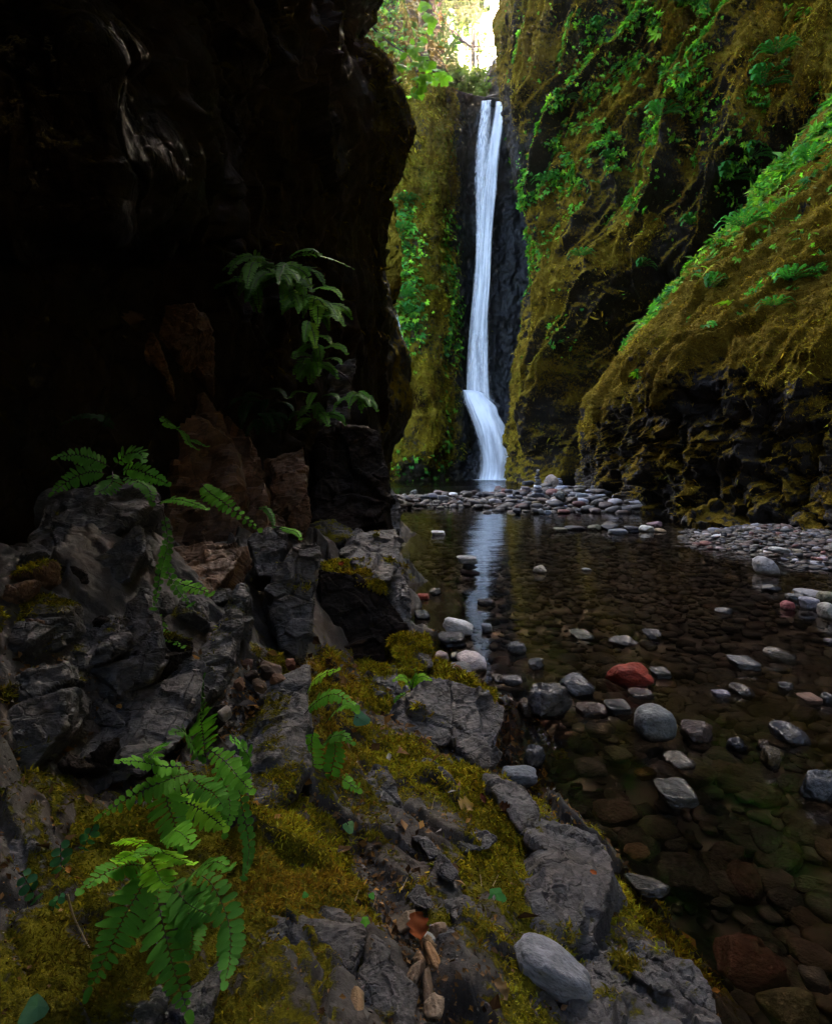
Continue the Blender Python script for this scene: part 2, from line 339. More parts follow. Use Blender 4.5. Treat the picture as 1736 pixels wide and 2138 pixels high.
for dz, dx in ((1.5, .3), (4, 1.4), (8, 2.9), (15, 4.2), (28, 4.6)):
    q = top.copy(); q[:, 2] = np.maximum(top[:, 2], 3.2)+dz; q[:, 0] += dx*np.clip((9.5-q[:, 1])/5, .15, 1.0); ups.append(q)  # unseen upper rows lean out, shaped to keep skylight off the cliff
Wc = np.concatenate([Wc, np.array(ups)], 0)
nu, nv = 420, 460
V = cr(cr(Wc, np.linspace(0, Wc.shape[0]-1, nv), 0), np.linspace(0, Wc.shape[1]-1, nu), 1).reshape(-1, 3)
Fq, N = facing(V, grid_faces(nu, nv), (4, 2, 2))
f1, f2, cid = worley(V*np.array([.9, .7, .55])+.35*np.stack([fbm(V*.7, 3, off=k*7) for k in range(3)], -1))
f1b, f2b, cidb = worley(V*np.array([2.1, 1.7, 1.2])+3.3)
d = .30*cid*sstep(0, .30, f2-f1)+.12*cidb*sstep(0, .28, f2b-f1b)+.14*fbm(V*.5, 4)+.10*ridged(V*np.array([1.4, 1.4, .6]), 5)+.035*fbm(V*5, 4)
d *= np.clip(np.linalg.norm(V-np.array([0, 0, 1.5]), axis=1)/7, .45, 1.4)
px0 = CX+F*V[:, 0]/np.maximum(V[:, 1], .3); d = d*(1-.72*sstep(640, 760, px0)*(V[:, 1] > 3))-.12*sstep(700, 800, px0)*(V[:, 1] > 3)+.03*ridged(V*np.array([3, 3, 2.2]), 4)
wv = V+.25*np.stack([fbm(V*.9, 3, off=k*7) for k in range(3)], -1); fa, ea = facets3(wv*np.array([.75, .65, .5]), 2.2); fb3, eb3 = facets3(wv*np.array([1.9, 1.6, 1.1]), 5.1); fc3, ec3 = facets3(V*np.array([4.5, 4, 2.6]), 8.3)
lm = (1-.55*sstep(640, 760, px0)*(V[:, 1] > 3))*np.clip(np.linalg.norm(V-np.array([0, 0, 1.5]), axis=1)/7, .4, 1.3)
d = .55*d+lm*(.34*fa*sstep(0, .08, ea)-.07*sstep(.07, 0, ea)+.14*fb3*sstep(0, .09, eb3)-.035*sstep(.08, 0, eb3)+.05*fc3)
V += N*d[:, None]; N = vnormals(V, Fq)
pxs = CX+F*V[:, 0]/np.maximum(V[:, 1], .3); pys = HZ-F*(V[:, 2]-1.5)/np.maximum(V[:, 1], .3)
mo = .14+.35*N[:, 2]+.22*fbm(V*.9, 4)+.42*sstep(735, 800, pxs)*sstep(620, 300, pys)+.2*sstep(450, 650, pxs)*sstep(900, 700, pys)*sstep(300, 500, pys)
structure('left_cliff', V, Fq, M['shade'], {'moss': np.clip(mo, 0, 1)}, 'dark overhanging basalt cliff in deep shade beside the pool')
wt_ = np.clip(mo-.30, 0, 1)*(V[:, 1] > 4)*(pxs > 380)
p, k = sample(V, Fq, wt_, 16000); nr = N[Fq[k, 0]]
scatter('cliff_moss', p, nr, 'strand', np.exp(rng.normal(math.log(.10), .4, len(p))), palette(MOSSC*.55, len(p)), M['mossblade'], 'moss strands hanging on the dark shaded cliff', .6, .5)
# ---- the next fin of the shaded cliff, thick with dull moss
rr = []
for py, e in ((520, 806), (560, 803), (610, 812), (677, 822), (733, 842), (815, 847), (868, 845), (917, 830), (979, 806), (1035, 802), (1100, 800)):
    rr.append([(e-190, py, 14.5), (e-110, py, 14.6), (e-50, py, 15), (e-14, py, 15.8), (e, py, 17.0), (e-18, py, 19), (e-110, py, 24)])
V, Q = net(rr, 160, 240); Fq, N = facing(V, grid_faces(160, 240)); V += N*(.18*fbm(V*1.1, 5)+.12*ridged(V*np.array([2, 2, .8]), 4))[:, None]; N = vnormals(V, Fq)
mo = np.clip(.40+.35*fbm(V*1.2, 4)+.3*N[:, 2], 0, 1)
structure('cliff_fin', V, Fq, M['back'], {'moss': mo}, 'narrow moss grown fin of cliff at the edge of the far pool')
# ---- back wall and the lip of the fall
rim = lambda px: np.interp(px, [600, 700, 790, 840, 889, 950, 985, 1002, 1030, 1060, 1130, 1250], [-420, -320, -130, 20, 166, 196, 206, 209, 212, 213, 190, 150])
ycol = [(620, 41.5), (700, 41), (760, 40.6), (800, 40.3), (840, 40.0), (880, 40.2), (915, 41.2), (940, 43), (962, 45.2), (985, 46.4), (1005, 46.6), (1030, 46.6), (1060, 46.6), (1110, 46.2), (1200, 43)]
rr = []
for j, v in enumerate((-.03, 0, .02, .08, .16, .26, .36, .46, .56, .66, .76, .84, .92, 1.0, 1.03)):
    r = []
    for px, Y in ycol:
        rp = float(rim(px)); py = rp+v*(1006-rp); Yv = Y
        if 950 < px < 1120: Yv = Y-1.9*float(np.exp(-((py-905)/75)**2))*(py < 905)-1.9*(py >= 905)
        if px < 930: Yv = Y-1.3*float(np.exp(-((py-870)/160)**2))+2.0*sstep(940, 1010, py)
        if v < 0: py = rp-2; Yv = Y+9; py = HZ-(HZ-rp)*Y/Yv
        r.append((px, py, Yv))
    rr.append(r)
V, Q = net(rr, 420, 460); Fq, N = facing(V, grid_faces(420, 460))
wetm = sstep(935, 975, Q[:, 0])
d = .55*fbm(V*.22, 4)*(1-wetm*.6)+.30*ridged(V*np.array([.7, .7, .35]), 5)*(1-.4*wetm)+.13*fbm(V*1.6, 4)
V += N*(d*sstep(0.0, .05, (Q[:, 1]-rim(Q[:, 0]))/400+.02))[:, None]; N = vnormals(V, Fq)
mo = np.clip(.74+.32*fbm(V*np.array([.5, .5, .3]), 5)+.3*N[:, 2]-.75*sstep(925, 985, Q[:, 0])-.35*sstep(930, 1000, Q[:, 1])-.25*sstep(.55, .8, np.exp(-((Q[:, 0]-842)/14)**2))*sstep(640, 680, Q[:, 1])*sstep(860, 800, Q[:, 1]), 0, 1)
mi = (Q[:, 0][Fq].mean(1)+22*fbm(V[Fq[:, 0]]*np.array([1.2, 1.2, .5]), 5) > 957).astype(int)
o = mesh_obj('back_cliff', V, Fq, [M['back'], M['wet']], attrs={'moss': mo}, mat_idx=mi, recentre=False); tag(o, 'golden mossy rock wall and wet black rock behind the waterfall', kind='structure')
BW = (V.copy(), Fq, N.copy(), Q.copy(), mo)
p, k = sample(V, Fq, np.clip(mo-.3, 0, 1)*(Q[:, 0] > 770), 110000); nr = N[Fq[k, 0]]
scatter('wall_moss', p, nr, 'strand', np.exp(rng.normal(math.log(.17), .4, len(p))), mossvar(p, palette(MOSSC, len(p))), M['mossblade'], 'golden moss strands on the rock wall beside the waterfall', .6, .55)
gw = sstep(.05, .5, fbm(V*np.array([.3, .3, .25]), 3, off=5))*.25*(Q[:, 0] > 790)*(Q[:, 0] < 950)+2.6*np.exp(-((Q[:, 0]-848-.03*(Q[:, 1]-500))/20)**2)*sstep(400, 450, Q[:, 1])*sstep(790, 640, Q[:, 1])+1.1*np.exp(-((Q[:, 0]-935)/16)**2)*sstep(420, 480, Q[:, 1])*sstep(800, 700, Q[:, 1])+1.6*sstep(880, 800, Q[:, 0])*sstep(230, 120, Q[:, 1])
p, k = sample(V, Fq, gw, 9000); nr = N[Fq[k, 0]]
scatter('wall_foliage', p+nr*.12, nr, 'sprig', np.exp(rng.normal(math.log(.27), .35, len(p))), palette(GREENS, len(p)), M['leafc'], 'green leafy plants growing down the golden mossy wall', .45, .5)
# ---- far wall on the sunny side, its ridges running down towards the fall
RP = [-520, -300, -100, 0, 50, 100, 160, 244, 320, 400, 476, 560, 610, 683, 756, 844, 917, 956, 1015, 1060]
RS = [1020, 1036, 1048, 1048, 1038, 1045, 1048, 1057, 1065, 1087, 1110, 1112, 1106, 1094, 1079, 1072, 1062, 1070, 1060, 1055]
rr = []
for py, e in zip(RP, RS):
    lo = sstep(700, 900, py)
    rr.append([(e+70, py, 50), (e+25, py, 45), (e, py, 38.5), (e+12, py, 36.8), (e+45, py, 35.4), (1150+.5*(e-1048), py, 33.8), (1230, py, 32), (1320, py, 30.4), (1420, py, 28.6-1*lo), (1540, py, 26.6), (1680, py, 24.6), (1850, py, 22.4), (2100, py, 19.5), (2500, py, 16.5), (3200, py, 13.5)])
nu, nv = 640, 620
AA = np.array(rr, float); WW = P(AA[..., 0], AA[..., 1], AA[..., 2]); tops = []
for dz, dx in ((22, -8), (9, -4)):
    q = WW[0].copy(); q[:, 2] = np.maximum(q[:, 2], 26)+dz; q[:, 0] = q[:, 0]+dx*np.clip((q[:, 0]-6)/8, 0, 1.8); tops.append(q)  # unseen top rows lean inward to narrow the strip of sky
WW = np.concatenate([np.array(tops), WW], 0); QQ = np.concatenate([AA[:1]+np.array([0, -800, 0]), AA[:1]+np.array([0, -350, 0]), AA], 0)
tu, tv = np.linspace(0, WW.shape[1]-1, nu), np.linspace(0, WW.shape[0]-1, nv)
V = cr(cr(WW, tv, 0), tu, 1).reshape(-1, 3); Q = cr(cr(QQ, tv, 0), tu, 1).reshape(-1, 3); Fq, N = facing(V, grid_faces(nu, nv))
wv = .9*np.stack([fbm(V*.16, 3, off=k*5) for k in range(3)], -1)
t = V[:, 1]+.52*V[:, 2]+1.6*wv[:, 0]; L = -.46*V[:, 1]+.88*V[:, 2]
rd = np.stack([t*.34, L*.055, V[:, 0]*.05], -1); rd2 = np.stack([t*.95, L*.13, V[:, 0]*.1], -1); rd3 = np.stack([t*2.3, L*.5, V[:, 0]*.3], -1)
eg = np.interp(Q[:, 1], RP, RS); body = 1-.97*sstep(eg+75, eg+10, Q[:, 0])
d = body*(2.1*ridged(rd, 2)+1.0*ridged(rd2, 3))+.26*ridged(rd3, 4)+.20*fbm(V*.9, 5)+.10*fbm(V*3.2, 3)
cx1 = np.interp(Q[:, 1], [222, 420, 566, 700, 800, 880, 1000], [1740, 1580, 1446, 1338, 1264, 1236, 1224])-Q[:, 0]
crev = sstep(120, 30, cx1)*sstep(-260, -60, cx1)*sstep(150, 300, Q[:, 1]); d -= 4.2*crev
V += N*d[:, None]; N = vnormals(V, Fq)
gully = sstep(-.1, -.9, ridged(rd, 2)+.4*ridged(rd2, 3))
mo = np.clip(.72-.42*gully+.34*fbm(V*np.array([.3, .3, .25]), 5)+.5*(N[:, 2]-.05)+.15*ridged(rd2, 2)-.22*sstep(720, 980, Q[:, 1])-.2*crev-.30*np.exp(-((Q[:, 0]-1085)/45)**2)*sstep(150, 260, Q[:, 1])*sstep(420, 340, Q[:, 1]), 0, 1)  # moss thinned in gullies and crevice to paint their shade darker
structure('right_cliff', V, Fq, M['right'], {'moss': mo}, 'tall ridged cliff draped in moss and greenery above the pool')
p, k = sample(V, Fq, np.clip(mo-.22, 0, 1)*(Q[:, 0] < 1900)*(Q[:, 1] > -120)*(Q[:, 1] < 1000), 380000); nr = N[Fq[k, 0]]
scatter('ridge_moss', p, nr, 'strand', np.exp(rng.normal(math.log(.10), .45, len(p))), mossvar(p, palette(MOSSR, len(p))), M['mossblade'], 'brown and golden moss strands hanging on the tall ridged cliff', .65, .8)
# greenery follows bands down the ridges
band = lambda c, wd: np.exp(-((Q[:, 0]+.42*Q[:, 1]-c)/wd)**2)
gw = (.10*sstep(.0, .5, fbm(V*.35, 4, off=3))+1.1*band(1290, 34)*sstep(420, 300, Q[:, 1])+1.4*band(1440, 75)*sstep(520, 330, Q[:, 1])+1.0*band(1330, 45)*sstep(620, 480, Q[:, 1])+2.2*sstep(1250, 1310, Q[:, 0])*sstep(1560, 1480, Q[:, 0])*sstep(150, 40, Q[:, 1])+1.0*band(1560, 40)*sstep(420, 300, Q[:, 1])+.8*band(1720, 40)*sstep(600, 450, Q[:, 1]))*sstep(-.25, .35, fbm(V*.8, 4, off=8))*sstep(-.2, .45, fbm(V*1.9, 3, off=18))*(Q[:, 1] < 760)*(Q[:, 0] < 1850)*(Q[:, 1] > -60)*(Q[:, 0] > 1068)*(.25+np.clip(N[:, 2]+.45, 0, 1))*(1-.85*crev)
p, k = sample(V, Fq, gw, 26000); nr = N[Fq[k, 0]]
pc = palette(GREENS, len(p), [.25, .25, .2, .18, .12]); yel = rng.random(len(p)) < .03; pc[yel] = (.30, .20, .015)
scatter('cliff_foliage', p+nr*.15, nr, 'sprig', np.exp(rng.normal(math.log(.165), .4, len(p))), pc, M['leafc'], 'bright green leafy plants spilling down the tall ridged cliff', .4, .55)
R2 = (V.copy(), Fq, N.copy(), Q.copy())
# ---- near buttress with an overhung foot
foot = [(1262, 1000, 36), (1236, 1010, 28), (1224, 1014, 26), (1262, 1030, 22.5), (1340, 1062, 17), (1430, 1092, 14), (1580, 1107, 12.1), (1740, 1120, 10.7), (2000, 1190, 8), (2500, 1330, 5.6)]
low = [(1262, 975, 36), (1236, 978, 28), (1224, 985, 26), (1256, 960, 21.8), (1335, 940, 16.9), (1430, 930, 14.1), (1580, 930, 12.3), (1740, 930, 10.9), (2000, 960, 8.4), (2500, 1000, 5.8)]
blg = [(1275, 940, 36), (1245, 935, 28), (1226, 945, 25.5), (1255, 880, 20.4), (1335, 810, 15.8), (1435, 770, 13.6), (1580, 740, 12.3), (1740, 720, 11.2), (2000, 760, 8.8), (2500, 800, 6.2)]
mid = [(1280, 900, 36), (1246, 900, 28), (1231, 900, 25.2), (1258, 835, 21.6), (1336, 740, 18), (1440, 650, 16.2), (1580, 570, 15.2), (1740, 470, 14.2), (2000, 420, 12), (2500, 300, 9)]
crs = [(1290, 860, 38), (1252, 860, 30), (1236, 880, 26.6), (1264, 800, 24.6), (1338, 700, 22.6), (1446, 566, 21.2), (1580, 420, 20.3), (1740, 222, 19.6), (2000, -80, 18), (2500, -500, 15)]
byd = [(1310, 860, 44), (1275, 870, 38), (1262, 890, 36), (1300, 815, 34), (1375, 715, 31), (1480, 590, 29), (1620, 440, 28), (1790, 240, 27), (2050, -60, 25), (2560, -480, 22)]
below = [(x, HZ+F*2.3/Y, Y) for x, _, Y in foot]
W6 = np.array([P(*np.array(r, float).T) for r in (below, foot, low, blg, mid, crs, byd)]); Q6 = np.array([np.array(r, float) for r in (below, foot, low, blg, mid, crs, byd)])
ext = [W6[:, -1].copy(), W6[:, -1].copy(), W6[:, -1].copy()]
for e, (dx, yy) in zip(ext, ((.3, 2.5), (1.0, -2), (2.5, -9))): e[:, 0] += dx; e[:, 1] = yy+.5*(e[:, 1]-5.5)
W6 = np.concatenate([W6]+[e[:, None] for e in ext], 1)
nu, nv = 620, 520
tu, tv = np.linspace(0, W6.shape[1]-1, nu), np.linspace(0, 6, nv)
V = cr(cr(W6, tv, 0), tu, 1).reshape(-1, 3); vv = np.repeat(tv, nu); Fq, N = facing(V, grid_faces(nu, nv), (0, 5, 4))
t = V[:, 1]+.52*V[:, 2]+.8*fbm(V*.3, 3); L = -.46*V[:, 1]+.88*V[:, 2]
rd2 = np.stack([t*.9, L*.12, V[:, 0]*.1], -1); rd3 = np.stack([t*2.6, L*.5, V[:, 0]*.3], -1)
f1, f2, cid = worley(V*1.5); f1b, _, _ = worley(V*3.6+4)
lowm = sstep(3.3, 2.2, vv)
fa, ea = facets3(V*1.1+.3*fbm(V*1.2, 2)[:, None], 4.4); fb3, eb3 = facets3(V*2.8, 6.6)
d = lowm*(.30*fa*sstep(0, .12, ea)+.13*fb3)+.40*ridged(rd2, 2)*sstep(0, .6, np.abs(vv-5))+.16*ridged(rd3, 3)+.22*fbm(V*.8, 5)+.07*fbm(V*4, 3)+lowm*.10*(.5-f1b)+.03*(.5-f1b)
V += N*d[:, None]; N = vnormals(V, Fq)
pxs = CX+F*V[:, 0]/np.maximum(V[:, 1], .5); pys = HZ-F*(V[:, 2]-1.5)/np.maximum(V[:, 1], .5)
mo = np.clip(.22+.64*sstep(2.1, 3.4, vv)+.34*fbm(V*.6, 5)+.24*fbm(V*2.4, 3, off=3)+.4*N[:, 2]+.12*ridged(rd2, 2), 0, 1)
structure('right_buttress', V, Fq, M['right'], {'moss': mo}, 'big leaning buttress with mossy back and dark overhung foot')
p, k = sample(V, Fq, np.clip(mo-.22, 0, 1)*(pxs > 1150)*(pxs < 1800)*(V[:, 1] > 8), 420000); nr = N[Fq[k, 0]]
scatter('buttress_moss', p, nr, 'strand', np.exp(rng.normal(math.log(.052), .45, len(p))), mossvar(p, palette(MOSSR, len(p))), M['mossblade'], 'golden brown moss strands on the leaning buttress', .55, .85)
gw = (np.exp(-((vv-5.0)/.35)**2)*1.3*sstep(-.3, .4, fbm(V*.5, 3, off=4))+.05*sstep(.1, .5, fbm(V*.8, 3, off=14))*(vv > 3.3))*(pxs > 1300)*(pxs < 1800)*(V[:, 1] > 8)
p, k = sample(V, Fq, gw, 11000); nr = N[Fq[k, 0]]
scatter('crest_foliage', p+nr*.1, nr, 'sprig', np.exp(rng.normal(math.log(.17), .35, len(p))), palette(GREENS, len(p)), M['leafc'], 'green plants and grass along the crest of the leaning buttress', .2, .6)
p, k = sample(V, Fq, gw*(vv > 4.0), 22000); nr = N[Fq[k, 0]]
scatter('crest_grass', p, nr, 'strand', np.exp(rng.normal(math.log(.22), .35, len(p))), palette(np.array([(.10, .17, .015), (.16, .17, .03), (.06, .15, .02)]), len(p)), M['leafc'], 'pale green grass along the crest of the leaning buttress', .1, .5)
R1 = (V.copy(), Fq, N.copy(), pxs.copy(), pys.copy())
path = np.array([(18.5, 19), (17.5, 9), (17, -5), (16, -18), (10, -28), (0, -31), (-9, -31)], float); lean = np.array([0.8, .85, .75, .6, .3, 0, 0])  # unseen wall added out of frame to cut skylight from the side
Wu = np.array([[(x-l*dx, y, z) for (x, y), l in zip(path, lean)] for z, dx in ((4, 0), (12, -.5), (19, 1), (28, 6), (38, 9.5), (50, 11))])
Wu[:, 4:, 2] *= .55  # added end wall behind the camera kept low to let fill light in
V = cr(cr(Wu, np.linspace(0, 5, 90), 0), np.linspace(0, 6, 160), 1).reshape(-1, 3); Fq, N = facing(V, grid_faces(160, 90), (3, 0, 5)); V += N*(.8*fbm(V*.2, 4))[:, None]
structure('sky_blocking_cliff', V, Fq, M['right'], {'moss': np.clip(.4+.4*fbm(V*.3, 4), 0, 1)}, 'unseen walls added above the gorge to block skylight')
# ---- hill beyond the lip, upper slope and small ridge either side of the notch
gx, gy = np.meshgrid(np.linspace(-40, 60, 90), np.linspace(46.9, 108, 90)); g = np.stack([gx.ravel(), gy.ravel()], -1)
gz = 30.4+.585*(g[:, 1]-46.9)*sstep(46.9, 58, g[:, 1])*np.where(g[:, 1] > 80, 80/g[:, 1], 1)+.25*fbm(np.stack([g[:, 0], g[:, 1], 0*g[:, 0]], -1)*.3, 4)
Vh = np.stack([g[:, 0], g[:, 1], gz], -1); Fh, Nh = facing(Vh, grid_faces(90, 90), (0, 60, 200))
structure('forest_hill', Vh, Fh, M['ground'], {'moss': np.full(len(Vh), .7)}, 'forest floor above the lip of the waterfall')
rr = []
for py, e in ((-420, 905), (-200, 915), (0, 921), (73, 922), (137, 938), (180, 942), (225, 950), (300, 955)):
    rr.append([(600, py, 47), (700, py, 46.5), (800, py, 47), (860, py, 48), (e-25, py, 50), (e, py, 52.5), (e-10, py, 57), (e-60, py, 66)])
V, Q = net(rr, 180, 200); Fq, N = facing(V, grid_faces(180, 200)); V += N*(.8*fbm(V*.25, 4)+.35*ridged(V*np.array([.8, .8, .3]), 4))[:, None]; N = vnormals(V, Fq)
structure('upper_slope', V, Fq, M['back'], {'moss': np.clip(.30+.4*fbm(V*.4, 4)+.3*N[:, 2], 0, 1)}, 'upper mossy slope beside the notch of bright sky')
p, k = sample(V, Fq, np.ones(len(V)), 26000); nr = N[Fq[k, 0]]
scatter('slope_moss', p, nr, 'strand', np.exp(rng.normal(math.log(.45), .4, len(p))), palette(MOSSC*np.array([.55, .42, .4]), len(p)), M['mossblade'], 'long brown moss and grass hanging on the upper slope', .75, .5)  # strand colours darkened in place of the shade missing on this slope
p, k = sample(V, Fq, sstep(0, .5, fbm(V*.35, 3, off=2)), 1100); nr = N[Fq[k, 0]]
scatter('slope_foliage', p+nr*.2, nr, 'sprig', np.exp(rng.normal(math.log(.55), .35, len(p))), palette(GREENS*.45, len(p)), M['leafc'], 'ferns and leafy plants on the upper slope', .4, .5)  # greens scaled down too, shade of the slope put into the leaf colour
rr = []
for py, e in ((-60, 1085), (20, 1075), (60, 1060), (95, 1046), (112, 1041), (135, 1030), (156, 1014), (170, 1008), (188, 1004), (205, 998), (240, 994)):
    rr.append([(e+30, py, 66), (e+6, py, 58), (e, py, 54), (e+16, py, 51.5), (1060, py, 50) if e < 1040 else (e+32, py, 50), (1130, py, 49), (1230, py, 48)])
V, Q = net(rr, 140, 160); Fq, N = facing(V, grid_faces(140, 160)); V += N*(.25*fbm(V*.5, 5)+.15*ridged(V*np.array([1.2, 1.2, .6]), 4))[:, None]; N = vnormals(V, Fq)
structure('notch_ridge', V, Fq, M['back'], {'moss': np.clip(.3+.4*fbm(V*.5, 4), 0, 1)}, 'dark rock shoulder rising behind the lip of the fall')
# ---- water and stream bed
def zbed(x, y):
    p = np.stack([x, y, 0*x], -1)
    z = -.27+.07*fbm(p*.7, 4)-.16*sstep(4.2, 2.0, y)-.25*sstep(27, 36, y)
    b1 = np.exp(-((y-20.5-.10*x)/4.6)**4)*(.17+.27*sstep(2.0, 5.5, x)+.13*fbm(p*.7, 3, off=4)+.05*sstep(.5, -.8, x))
    b2 = np.exp(-(((x-6.9)/2.3)**2+((y-9.6)/3.0)**2)**1.5)*.46
    b3 = np.exp(-(((x-5.2)/.9)**2+((y-6.0)/.8)**2))*.26
    return z+b1+b2+b3+.25*sstep(7.6, 9.5, x)
gx, gy = np.meshgrid(np.linspace(-7, 12, 240), np.concatenate([np.linspace(-6, 16, 300), np.linspace(16.1, 47, 160)])); gx, gy = gx.ravel(), gy.ravel()
V = np.stack([gx, gy, zbed(gx, gy)+.012*fbm(np.stack([gx, gy, 0*gx], -1)*6, 4)], -1); Fq, _ = facing(V, grid_faces(240, 460), (0, 10, 300))
def bedmat():
    t = NT('gravel_bed'); co = t.obco(); vo = t.n('TexVoronoi', {'Vector': t.n('Mapping', {'Vector': co, 'Scale': (1, 1, .3)}), 'Scale': 14.0}, out=1)
    vd = t.n('TexVoronoi', {'Vector': t.n('Mapping', {'Vector': co, 'Scale': (1, 1, .3)}), 'Scale': 14.0})
    c = t.mix(.8, t.ramp(vo, [(.1, (.012, .010, .008)), (.4, (.035, .028, .020)), (.6, (.028, .030, .026)), (.9, (.05, .026, .016))]), t.ramp(vd, [(.2, 1.0), (.6, .3)]), 'MULTIPLY')
    return t.done(bsdf(t, c, .45, t.bump(vd, -.8, .04)))
structure('stream_bed', V, Fq, bedmat(), None, 'gravel bed under the shallow clear stream')
gx, gy = np.meshgrid(np.linspace(-7, 12, 80), np.linspace(-6, 46.4, 220)); Vw = np.stack([gx.ravel(), gy.ravel(), 0*gx.ravel()], -1)
Vw[:, 2] = .003*fbm(Vw*np.array([1.5, 3, 1]), 3)
Fw, _ = facing(Vw, grid_faces(80, 220), (0, 10, 300))
structure('pool_water', Vw, Fw, M['water'], None, 'still clear dark water of the stream and pool')
# ---- waterfall: upper veil of two streams, and the apron spreading over the step
def veil(pts, off, chop, dens, bulge, nu=26, nv=160):
    """pts: (py, left px, right px, Y)"""
    pts = np.array(pts, float); tv = np.linspace(0, len(pts)-1, nv); q = cr(pts, tv, 0)
    V, fu, fv, ed, ch, de = [], [], [], [], [], []
    for j in range(nv):
        py, l, r, Y = q[j]
        for i in range(nu):
            s = i/(nu-1); px = l-5+(r-l+10)*s; Yd = Y-bulge*math.sin(math.pi*s)+.10*math.sin(9*s+off)
            V.append(P(px, py, Yd)); fu.append(s+off); fv.append((py-200)/100+off*3); ed.append(min(1, min(s, 1-s)*3.4)*min(1, (j+1)/3)); t = j/(nv-1)
            ch.append(np.interp(t, [0, 1], chop)); de.append(np.interp(t, np.linspace(0, 1, len(dens)), dens))
    V = np.array(V); V[:, 1] += .10*fbm(V*np.array([1.5, 1.5, .4]), 3)
    Fq, _ = facing(V, grid_faces(nu, nv)); return V, Fq, dict(fu=fu, fv=fv, edge=ed, chop=ch, dens=de)
wf = empty('waterfall', P(1020, 1000, 44.2)); tag(wf, 'tall thin white waterfall dropping into the far pool', 'waterfall')
Vq, Fq, at = veil([(211, 1003, 1025, 46.6), (213, 1003, 1025, 45.6), (244, 1000, 1026, 45.3), (269, 997, 1025, 45.2), (313, 991, 1026, 45.1), (366, 989, 1022, 45), (440, 990, 1020, 45), (522, 991, 1016, 45), (600, 987, 1008, 45), (700, 978, 1000, 45), (760, 974, 996, 45), (835, 972, 996, 44.6)], .0, [1, .25], [.48, .56, .60, .62, .60, .56], .35)
mesh_obj('thin_stream', Vq, Fq, M['fall'], wf, attrs=at)
Vq, Fq, at = veil([(213, 1035, 1058, 46.6), (216, 1035, 1058, 45.5), (232, 1033, 1055, 45.2), (281, 1024, 1048, 45), (330, 1017, 1042, 44.9), (391, 1008, 1038, 44.8), (440, 1003, 1034, 44.8), (522, 998, 1029, 44.8), (581, 994, 1027, 44.8), (639, 988, 1024, 44.8), (698, 982, 1023, 44.8), (756, 978, 1024, 44.8), (800, 976, 1026, 44.7), (845, 976, 1028, 44.2)], 3.7, [.45, 0], [.85, .78, .68, .64, .62, .60], .4)
mesh_obj('main_stream', Vq, Fq, M['fall'], wf, attrs=at)
Vq, Fq, at = veil([(690, 972, 1026, 44.7), (715, 972, 1026, 44.3), (760, 971, 1026, 44.1), (820, 968, 1030, 43.9), (845, 970, 1040, 43.6)], 8.2, [.3, .2], [.15, .45, .55, .5], .4, 26, 60)
mesh_obj('spray_veil', Vq, Fq, M['fall'], wf, attrs=at)
Vq, Fq, at = veil([(814, 966, 990, 44.2), (820, 966, 1012, 43.3), (834, 967, 1028, 42.9), (848, 970, 1045, 42.6), (868, 977, 1052, 42.3), (890, 983, 1066, 42.2), (915, 988, 1074, 42.1), (945, 990, 1082, 42.0), (965, 990, 1088, 42.0), (985, 990, 1088, 42.0), (1004, 988, 1084, 42.0)], 12.9, [.3, .0], [.95, .86, .70, .62, .66, .95], .5, 34, 110)
mesh_obj('apron', Vq, Fq, M['fall'], wf, attrs=at)
gx, gy = np.meshgrid(np.linspace(0, 1, 40), np.linspace(0, 1, 10)); Vq = np.stack([(3.6+4.6*gx).ravel(), (40.6+1.6*gy).ravel(), (.03+.05*np.sin(gy*3.1)*np.sin(gx*3.14)).ravel()], -1); Fq, _ = facing(Vq, grid_faces(40, 10), (5, 40, 50))
mesh_obj('foam', Vq, Fq, M['fall'], wf, attrs=dict(fu=gx.ravel()*3, fv=gy.ravel()*2, edge=np.clip(np.minimum(gx, 1-gx)*5, 0, 1).ravel()*np.clip(np.minimum(gy, 1-gy)*3, 0, 1).ravel(), chop=np.full(400, .9), dens=np.full(400, .75)))
mt_ = NT('spray_mist'); mo_c = mt_.n('TexCoord', out=3); rad = mt_.n('VectorMath', {0: mt_.n('VectorMath', {0: mo_c, 1: (.42, .62, .62)}, operation='MULTIPLY')}, 1, operation='LENGTH')
mt_.t.links.new(mt_.n('VolumePrincipled', {'Color': (.96, .97, 1.0), 'Density': mt_.math('MULTIPLY', mt_.math('POWER', mt_.n('MapRange', {0: rad, 1: 1.0, 2: 0.0, 3: 0.0, 4: 1.0}), 1.6), .30)}), mt_.out.inputs[1])
bm = bmesh.new(); bmesh.ops.create_icosphere(bm, subdivisions=3, radius=1.0); me_ = bpy.data.meshes.new('mist'); bm.to_mesh(me_); bm.free(); me_.transform(Matrix.Diagonal((2.4, 1.6, 1.6, 1))); me_.materials.append(mt_.m)
mi_ = obj('mist', me_, wf); mi_.location = P(1034, 975, 42.3)-P(1020, 1000, 44.2)
Vq, Fq, at = veil([(652, 818, 828, 39.2), (690, 822, 838, 39.0), (740, 832, 848, 38.9), (790, 838, 852, 38.8), (840, 842, 854, 38.6)], 5.1, [1, 1], [.25, .32, .28, .1], .2, 12, 60)
o = mesh_obj('trickle', Vq-np.array([0, .3, 0]), Fq, M['fall'], attrs=at); tag(o, 'thin white trickle of water over moss beside the shaded cliff', 'trickle')
